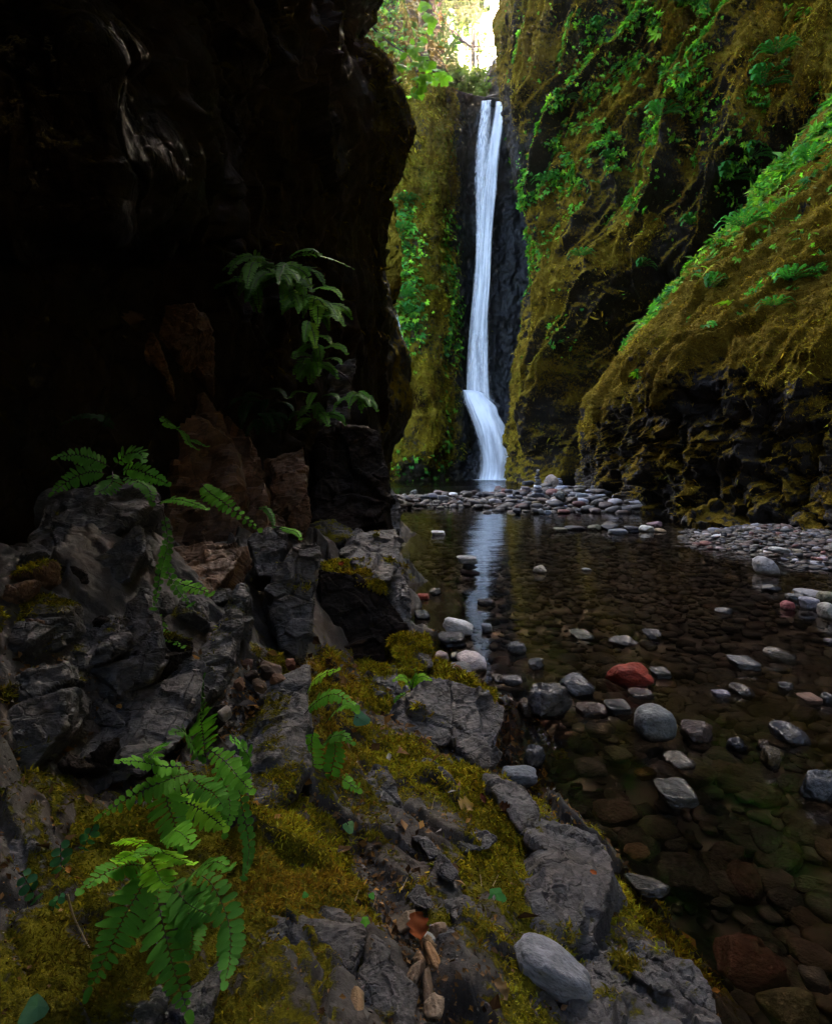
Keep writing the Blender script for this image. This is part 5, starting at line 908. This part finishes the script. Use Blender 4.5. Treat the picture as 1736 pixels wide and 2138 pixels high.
fern('small bright green fern on the mossy rock by the water', (858, 1440, 3.05), [([(858, 1440), (850, 1420), (838, 1415), (824, 1420)], 24, FL, 7), ([(860, 1440), (868, 1420), (882, 1412), (896, 1418)], 26, FL, 8), ([(858, 1442), (862, 1425), (868, 1410), (866, 1400)], 20, FG, 7), ([(860, 1445), (878, 1440), (890, 1430), (900, 1432)], 22, FG, 7), ([(852, 1445), (836, 1455), (830, 1470), (834, 1488)], 22, FG, 8), ([(862, 1450), (872, 1455), (876, 1465), (870, 1470)], 18, FG, 6)], yoff=-.05)
GL = 'ferns on the dark cliff'
def spray(cx, cy, n, rx, ry, out, L, wd, cols, pairs=12, ang0=(-.4, 3.5)):
    fr = []
    for _ in range(n):
        a = rng.uniform(*ang0); x = cx+rx*rng.normal(0, .45); y = cy+ry*rng.normal(0, .45); l = L*rng.uniform(.6, 1.15)
        dx, dy = math.cos(a)*l, math.sin(a)*l*.55
        fr.append(([(x, y), (x+dx*.4, y+dy*.35-l*.14), (x+dx*.8, y+dy*.8-l*.05), (x+dx, y+dy+l*.22)], wd*rng.uniform(.75, 1.2), cols[rng.integers(len(cols))], pairs, rng.uniform(.5, 3.0)))
    return fr
fern('big drooping clump of green ferns hanging on the black cliff', (600, 590, 5.55), spray(575, 570, 34, 80, 34, 1, 88, 25, [FG, FM, FD], 16)+[([(590, 545), (640, 530), (690, 540), (735, 560)], 26, FM, 14), ([(560, 560), (530, 535), (500, 540), (470, 560)], 34, FM, 12), ([(600, 540), (620, 525), (645, 520), (668, 530)], 26, FM, 10), ([(520, 580), (490, 580), (465, 590), (452, 600)], 26, FD, 10)], GL, yoff=-.22)
fern('lower part of the fern curtain, bright leaflets trailing down the black cliff', (655, 720, 6.05), spray(650, 640, 20, 28, 40, 1, 66, 24, [FG, FL, FG], 14)+spray(655, 740, 24, 22, 50, 1, 56, 23, [FG, FM, FG], 13)+spray(655, 850, 16, 20, 42, 1, 44, 18, [FM, FD], 11), GL, yoff=-.22)
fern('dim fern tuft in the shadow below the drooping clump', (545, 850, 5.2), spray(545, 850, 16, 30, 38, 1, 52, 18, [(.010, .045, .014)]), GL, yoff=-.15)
fern('small fern with rounded leaflets in front of the smooth grey rock face', (742, 840, 7.2), spray(742, 825, 9, 14, 14, 1, 42, 20, [FM, FG], 9, (.2, 3.0)), GL, yoff=-.15)
fern('dark green fern on the flat topped grey slab', (225, 985, 2.55), [([(230, 975), (200, 960), (160, 950), (120, 955)], 46, FD, 11), ([(225, 990), (190, 985), (150, 1000), (112, 1028)], 50, FD, 12), ([(240, 975), (262, 950), (290, 945), (300, 960)], 44, FD, 9), ([(250, 985), (280, 980), (320, 995), (350, 1010)], 42, FD, 11), ([(250, 995), (285, 1005), (310, 1020), (318, 1050)], 40, FD, 10), ([(235, 985), (235, 1005), (220, 1020), (205, 1028)], 46, FD, 8)], GL, yoff=-.12, facing_=.6)
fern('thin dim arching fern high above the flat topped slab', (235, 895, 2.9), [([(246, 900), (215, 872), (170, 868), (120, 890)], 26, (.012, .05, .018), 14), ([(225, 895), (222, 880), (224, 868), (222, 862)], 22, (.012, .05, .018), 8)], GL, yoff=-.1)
fern('arching fern frond reaching over the brown rock', (325, 1050, 2.7), [([(328, 1052), (360, 1042), (400, 1050), (432, 1062)], 30, FG, 12), ([(420, 1010), (440, 1030), (475, 1055), (540, 1105)], 44, FG, 14), ([(535, 1062), (555, 1062), (568, 1080), (572, 1100)], 16, FD, 9), ([(580, 1100), (600, 1105), (620, 1112), (628, 1125)], 20, FG, 8)], GL, yoff=-.12)
fern('small sprig of round leaves creeping on the red brown rock', (350, 900, 4.2), [([(333, 868), (345, 880), (358, 890), (370, 893)], 20, FG, 6), ([(365, 893), (385, 905), (395, 925), (412, 938)], 22, FG, 7), ([(385, 920), (400, 918), (415, 925), (432, 932)], 18, FM, 6)], GL, yoff=-.15, cat='plant', name='creeping_plant')
r = fern('trailing vine with small round leaves hanging over the brown slab', (335, 1060, 2.3), [([(340, 1065), (350, 1130), (335, 1200), (322, 1270)], 26, FD, 11), ([(335, 1140), (345, 1180), (370, 1230), (398, 1262)], 26, FM, 9), ([(345, 1205), (380, 1220), (410, 1228), (440, 1240)], 34, FG, 7), ([(325, 1260), (330, 1300), (350, 1330), (382, 1350)], 28, FG, 9), ([(335, 1310), (350, 1345), (375, 1375), (400, 1392)], 34, FL, 7), ([(355, 1370), (350, 1382), (342, 1390), (336, 1396)], 26, FG, 4)], GL, yoff=-.12, cat='vine', name='trailing_vine', lob=.4, wfac=.9)
# ---- single leaves, seedlings and litter
def ivy_leaf(parent, c, up, d, L, col, lobes=5, name='leaf'):
    s = np.cross(up, d); n = lobes*4; V = [c]; 
    for i in range(n):
        a = math.pi*(-.86+1.72*i/(n-1)); rr_ = L*(.55+.25*math.cos(a*.5))*(1+.18*math.cos(a*lobes)); V.append(c+d*(math.cos(a)*rr_+.15*L)+s*math.sin(a)*rr_*.95-up*.12*rr_+up*.05*L*math.cos(3*a))
    Fq = np.array([(0, i, i+1) for i in range(1, n)]+[(0, n, 1)]); o = mesh_obj(name, np.array(V), Fq, M['obleaf'], parent, smooth=False); o.color = (*col, 1); return o
def leaf_px(label, cx, cy, size, col, dirpx=(0, 1), lobes=5, stalk=None, cat='plant', name='seedling', Y=None, lift=.03):
    Y = (ground_hit(cx, cy) if Y is None else Y)-lift; c = P(cx, cy, Y); up = np.array([0, 0, 1.5])-c; up /= np.linalg.norm(up); up = up*.6+np.array([.05, 0, .5]); up /= np.linalg.norm(up)
    d = np.array([dirpx[0], -.3, -dirpx[1]], float); d -= up*np.dot(d, up); d /= np.linalg.norm(d); r = empty(name, c); tag(r, label, cat)
    ivy_leaf(r, c, up, d, size*.5*Y/F*1.15, col, lobes)
    if stalk:
        e = P(stalk[0], stalk[1], Y+lift*.8); tv, tf = tube(spline([c, (c+e)/2+np.array([.003, 0, .004]), e], 10), .0011*Y/1.2, 5); mesh_obj('stem', tv, tf, M['stem'], r)
    return r
leaf_px('ivy shaped green leaf on a thin stalk above the smooth pale stone', 1035, 1866, 44, (.05, .21, .05), (.1, 1), 5, (1040, 1920), name='ivy_plant')
leaf_px('small heart shaped leaf beside the smooth pale stone', 1062, 1970, 30, (.05, .17, .06), (.3, 1), 3, (1058, 1940), name='ivy_plant')
leaf_px('broad blue green leaf sticking out beside the tall fern', 748, 1499, 42, (.05, .15, .09), (1, -.1), 3, (725, 1497), Y=2.4, name='leafy_plant')
leaf_px('round pale leaf dangling below the tall fern', 727, 1722, 30, (.10, .23, .09), (.3, 1), 3, (705, 1700), name='leafy_plant')
leaf_px('arrow shaped blue green leaf in the moss at the bottom edge', 80, 2100, 62, (.045, .13, .07), (-.6, .9), 3, (76, 2130), name='leafy_plant')
leaf_px('tiny bright round leaf in the gully of the moss slope', 762, 1920, 22, (.10, .34, .03), (0, 1), 5)
leaf_px('tiny twin leaf sprouting in the damp gully', 775, 1868, 16, (.07, .28, .05), (.4, 1), 3, (770, 1880)); leaf_px('tiny pale leaf on the golden moss above the grey block', 635, 1868, 16, (.06, .25, .05), (1, -.3), 3)
for cx, cy, sc, lab in [(128, 1795, 62, 'dark lobed seedling in the moss nearest the large fern'), (62, 1850, 58, 'lobed seedling between the red brown rock and the bottom moss'), (185, 1748, 50, 'pale lobed seedling at the top of the moss patch'), (118, 1885, 38, 'small blue green seedling beside the pale dry stalk')]:
    Y = ground_hit(cx, cy)-.03; r = empty('lobed_seedling', P(cx, cy, Y)); tag(r, lab, 'seedling')
    a0 = rng.uniform(-.6, .6); u = np.array([math.sin(a0), math.cos(a0)])*sc*.5
    frond(r, [P(cx-u[0], cy-u[1], Y), P(cx, cy, Y-.01), P(cx+u[0], cy+u[1], Y)], sc*.75*Y/F, 3, (.035, .13, .055), facing_=.75, stemr=.0012, lob=.1, wfac=.8, start=.05)
def curl_leaf(label, cx, cy, w_, h_, col, rot, curl=.5, Y=None, lift=.012, name='dead_leaf'):
    Y = (ground_hit(cx, cy) if Y is None else Y)-lift; c = P(cx, cy, Y); sx, sy = w_/2*Y/F, h_/2*Y/F; n = 14; m = 9; V = []
    up = np.array([0, 0, 1.5])-c; up = up/np.linalg.norm(up)*.55+np.array([0, 0, .6]); up /= np.linalg.norm(up); x = np.cross(np.array([0, 1.0, 0]), up); x /= np.linalg.norm(x); y = np.cross(up, x); cr_, sr_ = math.cos(rot), math.sin(rot); x, y = x*cr_+y*sr_, -x*sr_+y*cr_
    for i in range(n):
        t = -1+2*i/(n-1); wd = (1-abs(t)**2.3)**.6*(1+.22*math.sin(9*t+rot))+.02
        for j in range(m):
            s = -1+2*j/(m-1); V.append(c+x*sx*(s*wd*(1-.25*curl*s*s))+y*sy*t+up*sx*curl*(s*s*wd+.25*math.sin(4*t+s*3+rot)+.3*t*t))
    o = mesh_obj(name, np.array(V), grid_faces(m, n), M['deadleaf']); o.color = (*col, 1); tag(o, label, 'leaf'); return o
curl_leaf('curled red brown dead leaf in the litter of the gully', 872, 1935, 46, 50, (.20, .055, .018), .2, .5, 1.36)
curl_leaf('pale tan curled dead leaf on the yellow moss', 972, 1688, 40, 26, (.50, .34, .16), 2.3, .8); curl_leaf('dark red shred of leaf on the moss near the pale curled leaf', 1008, 1668, 14, 22, (.10, .03, .02), .3, .7); curl_leaf('dark brown crumpled leaf at the edge of the moss slope', 1052, 1690, 26, 24, (.06, .025, .012), .8, .8)
curl_leaf('brownish grey dead leaf stuck on the dark cliff', 279, 668, 42, 46, (.12, .075, .065), .3, .35, 4.25); curl_leaf('tan folded leaf below the smooth pale stone', 1045, 2070, 34, 40, (.30, .19, .09), .5, .7); curl_leaf('orange red leaf scrap under the tan folded leaf', 1041, 2092, 14, 16, (.32, .07, .02), 1.2, .6); curl_leaf('red leaf between the chipped plate of rock and the moss', 712, 1178, 14, 10, (.28, .07, .02), .7, .5, 4.2); curl_leaf('orange scrap of leaf on the split boulder', 1238, 1822, 10, 14, (.35, .10, .03), 1.0, .5, 1.79)
curl_leaf('small brown leaf on the moss beside the seedlings', 143, 1817, 12, 16, (.35, .16, .05), .9, .7)
for i, (cx, cy, w_, h_, col, lab) in enumerate([(745, 2096, 30, 42, (.34, .22, .12), 'flat tan chip of stone alone on the moss at the bottom'), (850, 1925, 44, 24, (.20, .15, .10), 'broad grey brown chip above the red dead leaf'), (888, 1965, 34, 28, (.34, .36, .34), 'white mottled chip below the red dead leaf'), (905, 2000, 30, 44, (.36, .20, .09), 'orange tan chip standing in the litter'), (893, 1975, 30, 22, (.26, .16, .08), 'small orange chip beside the white mottled chip'), (915, 1940, 34, 18, (.28, .19, .13), 'tan chip at the side of the red dead leaf'), (868, 2030, 26, 40, (.22, .15, .10), 'long brown chip lower in the litter'), (893, 2060, 22, 44, (.18, .12, .08), 'narrow brown chip lower in the litter'), (905, 2105, 40, 30, (.25, .18, .12), 'flat brown chip at the bottom of the litter'), (872, 2000, 22, 16, (.35, .22, .12), 'little orange chip beside the dark stone in the litter'),
                                                 (506, 1394, 46, 22, (.13, .062, .04), 'large red brown slate flake at the back of the dirt shelf'), (545, 1388, 40, 16, (.10, .05, .034), 'dark slate flake at the back of the dirt shelf'), (565, 1400, 46, 26, (.11, .07, .05), 'tilted brown slate flake on the dirt shelf'), (578, 1420, 34, 14, (.16, .085, .05), 'orange brown slate flake near the moss edge of the dirt shelf'), (525, 1412, 30, 12, (.09, .06, .05), 'thin dark slate flake in the middle of the dirt shelf'), (540, 1432, 32, 14, (.17, .11, .07), 'tan slate flake at the front of the dirt shelf'), (500, 1428, 24, 16, (.15, .075, .045), 'small red flake at the front of the dirt shelf'), (490, 1405, 18, 28, (.12, .07, .05), 'upright brown flake at the side of the dirt shelf'), (607, 1388, 20, 18, (.22, .09, .06), 'pinkish square flake on the moss by the dirt shelf'), (470, 1491, 24, 18, (.26, .23, .20), 'pale round pebble lying on the dirt shelf')]):
    Y = (2.22+.25*(1440-cy)/50 if 1370 < cy < 1500 else ground_hit(cx, cy)-.012); s = Y/F; c = P(cx, cy, Y)
    V, Fq = pebble_mesh(70+i, 3, .9 if 'pebble' not in lab else 0.0); V = V*np.array([w_*.55*s, h_*.75*s, .012*Y+.002]); a = rng.uniform(-.6, .6); ca, sa = math.cos(a), math.sin(a); V = V @ np.array([[ca, sa, 0], [-sa, ca, 0], [0, 0, 1]]); tl = .45; V = V @ np.array([[1, 0, 0], [0, math.cos(tl), math.sin(tl)], [0, -math.sin(tl), math.cos(tl)]])
    o = mesh_obj('stone_chip', V+c, Fq, M['peb'], smooth=False); o.color = (*col, 1); tag(o, lab, 'stone chip', 'stone chips on the bank')
def stick(label, pts, r0, mat, name='twig', cat='twig'):
    n = len(pts); q = [P(x, y, (ground_hit(x, y)-.012) if len(p_) == 2 else p_[2]) for p_ in pts for x, y in [p_[:2]]]; tv, tf = tube(spline(q, 16), np.linspace(r0, r0*.6, 16), 6); o = mesh_obj(name, tv, tf, mat); tag(o, label, cat)
stick('pale dry stalk leaning in the moss beside the large fern', [(141, 1867, 1.10), (155, 1915, 1.11), (188, 1982, 1.08)], .0022, M['twig'])
stick('thin grey twig arching across the cliff by the small round fern', [(690, 768, 7.7), (725, 790, 7.5), (748, 832, 7.5)], .012, M['stem'])
stick('thin dark red twig in the moss below the smooth stone', [(995, 2010), (1010, 2050), (1020, 2090)], .0012, M['stem']); stick('short pale twig on the moss slope', [(900, 1690), (908, 1660)], .001, M['twig']); stick('dark stick among the stone chips of the gully', [(838, 1900), (872, 1970)], .002, M['stem'])
for k, (x, y, dx, dy) in enumerate([(741, 1880, 8, -22), (778, 1895, 8, -26), (838, 1858, 12, -26), (1005, 1850, -3, -24), (1028, 1850, 12, -24), (1090, 1590, -8, -5), (1060, 1950, 8, 6), (878, 2000, -12, 18), (902, 2090, 26, -6), (1230, 2100, 16, -10), (960, 1880, 10, -8), (620, 1740, 12, 10)]):
    if x > 1080: continue
    stick(f'orange conifer needle {["in the gully below the pointed rock", "beside the tiny twin leaf", "near the little dark stone of the slope", "hanging in the long moss", "by the ivy leaf", "x", "next to the heart shaped leaf", "by the stick in the gully", "on the flat brown chip", "y", "above the rounded grey rock", "under the mossy upright slab"][k]}', [(x, y), (x+dx*.5, y+dy*.5), (x+dx, y+dy)], .0011, M['twig'], 'conifer_needle', 'needle')
# ---- maple sprays leaning in from the shaded cliff
def maple(label, path, Yb, leaves, size, col, group='maple sprays'):
    r = empty('maple_branch', P(path[0][0], path[0][1], Yb)); tag(r, label, 'branch', group); c = spline([P(x, y, Yb) for x, y in path], 30)
    tv, tf = tube(c, np.linspace(.022, .006, 30)*Yb/12, 5); mesh_obj('twig', tv, tf, M['bark'], r)
    for (x, y) in leaves:
        p = P(x, y, Yb-rng.uniform(-.15, .25)); up = np.array([rng.normal(0, .3), -.8, .35+rng.normal(0, .25)]); up /= np.linalg.norm(up); d_ = np.array([rng.normal(0, .6), -.2, -1]); d_ -= up*np.dot(d_, up); d_ /= np.linalg.norm(d_)
        ivy_leaf(r, p, up, d_, size*Yb/F*rng.uniform(.7, 1.2), np.clip(np.array(col)*math.exp(rng.normal(0, .2)), 0, .6))
def rl(cx, cy, sx, sy, n): return [(cx+rng.normal(0, sx), cy+rng.normal(0, sy)) for _ in range(n)]
ML = (.09, .25, .015)
maple('maple twig with bright leaves crossing in front of the sunlit slope', [(752, 30), (785, 65), (820, 95), (850, 115), (868, 150), (872, 190)], 11.5, rl(765, 55, 10, 12, 9)+rl(790, 80, 8, 8, 6)+rl(865, 100, 12, 14, 16)+rl(885, 140, 12, 12, 12)+rl(878, 175, 14, 14, 12)+rl(830, 120, 18, 12, 10), 13, ML)
maple('small maple spray hanging before the brown upper slope', [(905, -20), (893, 20), (896, 62)], 14, rl(893, 25, 8, 12, 10)+rl(895, 55, 6, 10, 7), 13, ML)
maple('little maple spray with big leaves above the golden wall', [(868, 150), (895, 140), (918, 160)], 12.5, rl(917, 160, 9, 8, 7)+rl(890, 138, 8, 5, 5), 13, ML)
# ---- trees in the bright notch
def crown(parent, centres, n, spread, size, cols, name='crown'):
    k = rng.integers(len(centres), size=n); pos = np.array(centres)[k]+rng.normal(0, 1, (n, 3))*spread; nr = rng.normal(0, 1, (n, 3))+np.array([0, 0, .6])
    return scatter(name, pos, nr, 'sprig', size*np.exp(rng.normal(0, .3, n)), palette(np.array(cols), n), M['leafc'], None, .4, .9, parent)
def tree(label, bx, Y, top_py, rad, col, limbs, leafn, conifer=True, lean=0.0, cat='tree', name='conifer'):
    base = P(bx, 214, Y); r = empty(name, base); tag(r, label, cat, 'trees in the notch'); tp = P(bx+lean, top_py, Y); n = 16; c = np.linspace(base, tp, n)+np.cumsum(rng.normal(0, .05, (n, 3)), 0)
    tv, tf = tube(c, np.linspace(rad, rad*.45, n), 8); mesh_obj('trunk', tv, tf, M['bark'], r); V, Fq, o_, tips = [], [], 0, []
    for i in range(limbs):
        k = int(rng.uniform(2, n-1)); a = rng.uniform(0, 6.28); L = rng.uniform(.8, 2.6)*(1.1 if conifer else 1.6); e = c[k]+np.array([math.cos(a)*L, math.sin(a)*L, rng.uniform(-.5, .3) if conifer else rng.uniform(.2, 1.2)]); q = spline([c[k], (c[k]+e)/2+np.array([0, 0, .15]), e], 8)
        v, f = tube(q, np.linspace(.05, .012, 8), 5); V.append(v); Fq.append(f); tips += [q[4], q[6], q[7]]
    for v, f in zip(V, Fq): mesh_obj('limb', v, f, M['bark'], r)
    if leafn: crown(r, tips, leafn, .42 if conifer else .6, .34, [col, tuple(x*.6 for x in col), tuple(x*1.3 for x in col)])
YG = (.07, .12, .015)
tree('thin tree trunk at the near side of the notch', 957, 66, -60, .24, YG, 16, 350); tree('slender leaning trunk second in the notch', 968, 70, -80, .20, YG, 14, 300, lean=10); tree('thickest conifer trunk in the middle of the notch', 987, 62, -120, .36, YG, 26, 700); tree('bare conifer with many short side branches beside the sunlit ridge', 999, 64, -90, .22, (.10, .15, .03), 40, 450); tree('thin far trunk between the two pale trunks', 978, 84, -30, .2, YG, 12, 200)
r = empty('bigleaf_maple', P(905, 30, 51)); tag(r, 'spreading broadleaf tree whose bright canopy hangs across the top of the notch', 'tree', 'trees in the notch')
q = spline([P(900, 60, 51), P(935, 62, 51), P(962, 84, 50.5), (P(984, 100, 50.2)), P(992, 118, 50)], 24); v, f = tube(q, np.linspace(.28, .08, 24), 7); mesh_obj('limb', v, f, M['bark'], r)
q2 = spline([P(975, 92, 50.3), P(995, 98, 50.5), P(1016, 94, 50.6)], 12); v, f = tube(q2, np.linspace(.12, .03, 12), 6); mesh_obj('limb', v, f, M['bark'], r)
q3 = spline([P(900, 40, 51), P(940, -20, 51), P(1000, -30, 51)], 12); v, f = tube(q3, np.linspace(.22, .06, 12), 6); mesh_obj('limb', v, f, M['bark'], r)
crown(r, [P(x, y, 51+rng.normal(0, 1)) for x, y in rl(958, -10, 22, 14, 26)+rl(998, 10, 9, 14, 8)+rl(965, 35, 12, 12, 5)+rl(932, 90, 5, 14, 5)], 1500, .42, .42, [(.04, .15, .02), (.07, .19, .02), (.03, .10, .015)])
def bush(label, cx, cy, Y, n, sx, sy, col, cnt):
    r = empty('bush', P(cx, 212, Y)); tag(r, label, 'bush', 'bushes at the lip'); cs = [P(x, y, Y+rng.normal(0, .6)) for x, y in rl(cx, cy, sx, sy, n)]
    V, Fq, o_ = [], [], 0
    for e in cs[:9]:
        v, f = tube(spline([P(cx, 212, Y), (P(cx, 212, Y)+e)/2+np.array([0, 0, .2]), e], 8), np.linspace(.05, .012, 8), 5); V.append(v); Fq.append(f+o_); o_ += len(v)
    mesh_obj('branches', np.concatenate(V), np.concatenate(Fq), M['bark'], r); crown(r, cs, cnt, .4, .36, [col, tuple(c*.7 for c in col), tuple(c*1.25 for c in col)], 'foliage')
bush('yellow green bush filling the near corner of the notch', 948, 160, 50, 22, 9, 18, (.10, .17, .02), 900); bush('bright bush at the lip beneath the tree trunks', 978, 180, 51, 26, 14, 13, (.09, .17, .02), 1000); bush('small bush beside the dark ridge', 1000, 180, 55, 14, 6, 12, (.10, .15, .02), 450)
stick('fallen log lying across the lip of the waterfall', [(1003, 208, 47.5), (1020, 202, 47), (1045, 196, 46.4)], .10, M['bark'], 'log', 'log'); slab([(975, 205), (978, 196), (986, 194), (985, 206)], 47.2, 46.8, .8, M['wet'], 'dark stump of rock at the lip of the fall', -.3, 24, name='boulder', cat='boulder')
# ---- ferns on the sunny cliffs: one clump built, then copied
def cliff_fern(name, nfr, L):
    r = empty(name, (0, 0, 0))
    for i in range(nfr):
        a = -2.2+4.4*(i+.5)/nfr; d_ = np.array([math.sin(a), -.55, .25+.45*math.cos(a)])*L
        frond(r, [np.zeros(3), d_*.4+np.array([0, 0, .10*L]), d_*.8, d_+np.array([0, 0, -.28*L])], .26*L, 12, (.03, .15, .025), facing_=.5, stemr=.006)
    return r
proto = cliff_fern('cliff_fern', 9, .8)
kids = [o for o in proto.children]
def copy_fern(loc, s, rz, col, label):
    c = proto.copy(); COL.objects.link(c); c.location = loc; c.scale = (s,)*3; c.rotation_euler = (0, 0, rz); tag(c, label, 'fern', 'ferns on the mossy cliffs')
    for k_ in kids:
        d_ = k_.copy(); COL.objects.link(d_); d_.parent = c; d_.color = (*col, 1)
        for g in k_.children: e = g.copy(); COL.objects.link(e); e.parent = d_
    return c
def on_surface(S, px, py):
    V, Fq, N = S[:3]; x = CX+F*V[:, 0]/np.maximum(V[:, 1], 1); y = HZ-F*(V[:, 2]-1.5)/np.maximum(V[:, 1], 1); m = (np.abs(x-px) < 8) & (np.abs(y-py) < 8)
    if not m.any(): k = int(np.argmin((x-px)**2+(y-py)**2)); return V[k], N[k]
    idx = np.where(m)[0]; k = idx[np.argmin(V[idx, 1])]; return V[k], N[k]
first = True
for S, px, py, sc, lab in [(R2, 1590, 190, 1.5, 'bright fern high in the dark recess of the ridged cliff'), (R2, 1615, 120, 1.1, 'fern near the top corner of the ridged cliff'), (R2, 1515, 385, 1.5, 'fern above the crest of the leaning buttress'), (R2, 1570, 330, 1.2, 'fern under the dark recess beside the crest'), (R2, 1440, 480, 1.2, 'dim fern hanging in the shade behind the crest'), (R2, 1340, 560, .9, 'small dim fern low on the shaded ridges'), (R2, 1175, 215, 1.0, 'fern on the ridge beside the lip of the fall'), (R2, 1245, 75, 1.2, 'fern at the top of the first green ridge'), (R2, 1145, 385, 1.0, 'fern halfway down beside the waterfall'),
                           (R2, 1270, 330, 1.0, 'fern on the second golden ridge'), (R2, 1210, 545, .9, 'fern low on the golden ridge'), (R2, 1380, 250, 1.2, 'fern among the bright leaves of the middle ridge'), (R1, 1640, 590, .7, 'small bright fern on the face of the leaning buttress'), (R1, 1610, 635, .5, 'tiny fern below the small bright fern of the buttress'), (R1, 1475, 600, .8, 'fern in the grass of the crest'), (R1, 1545, 480, .9, 'fern where the crest begins to level'), (R1, 1680, 340, .9, 'fern near the picture edge on the crest'),
                           (BW, 835, 620, 1.7, 'big bushy fern on the golden wall above the trickle'), (BW, 850, 650, 1.4, 'fern right under the big bushy fern'), (BW, 868, 700, 1.1, 'fern beside the trickle of water'), (BW, 855, 430, 1.2, 'fern at the top of the green strip on the golden wall'), (BW, 840, 490, 1.2, 'fern in the middle of the green strip on the golden wall'), (BW, 905, 610, .8, 'little fern in the centre of the golden wall'), (BW, 930, 560, .8, 'little fern at the dark edge of the golden wall')]:
    p, n_ = on_surface(S, px, py); c = copy_fern(tuple(p+np.array(n_)*.1), sc, rng.uniform(-.5, .5), np.array((.03, .15, .025))*rng.uniform(.6, 1.5), lab)
for k_ in kids:
    for g in list(k_.children): bpy.data.objects.remove(g)
    bpy.data.objects.remove(k_)
bpy.data.objects.remove(proto)
# ================================================================ AIR
t = NT('hazy_air'); t.t.links.new(t.n('VolumePrincipled', {'Color': (1.0, .90, .70), 'Density': .00026, 'Anisotropy': .90}), t.out.inputs[1])
hv = np.array([(x, y, z) for x in (-44, 64) for y in (-55, 112) for z in (-2.2, 95)], float)
hz = mesh_obj('haze', hv, np.array([(0, 1, 3, 2), (4, 6, 7, 5), (0, 4, 5, 1), (2, 3, 7, 6), (0, 2, 6, 4), (1, 5, 7, 3)]), t.m, smooth=False, recentre=False); tag(hz, None, kind='stuff')
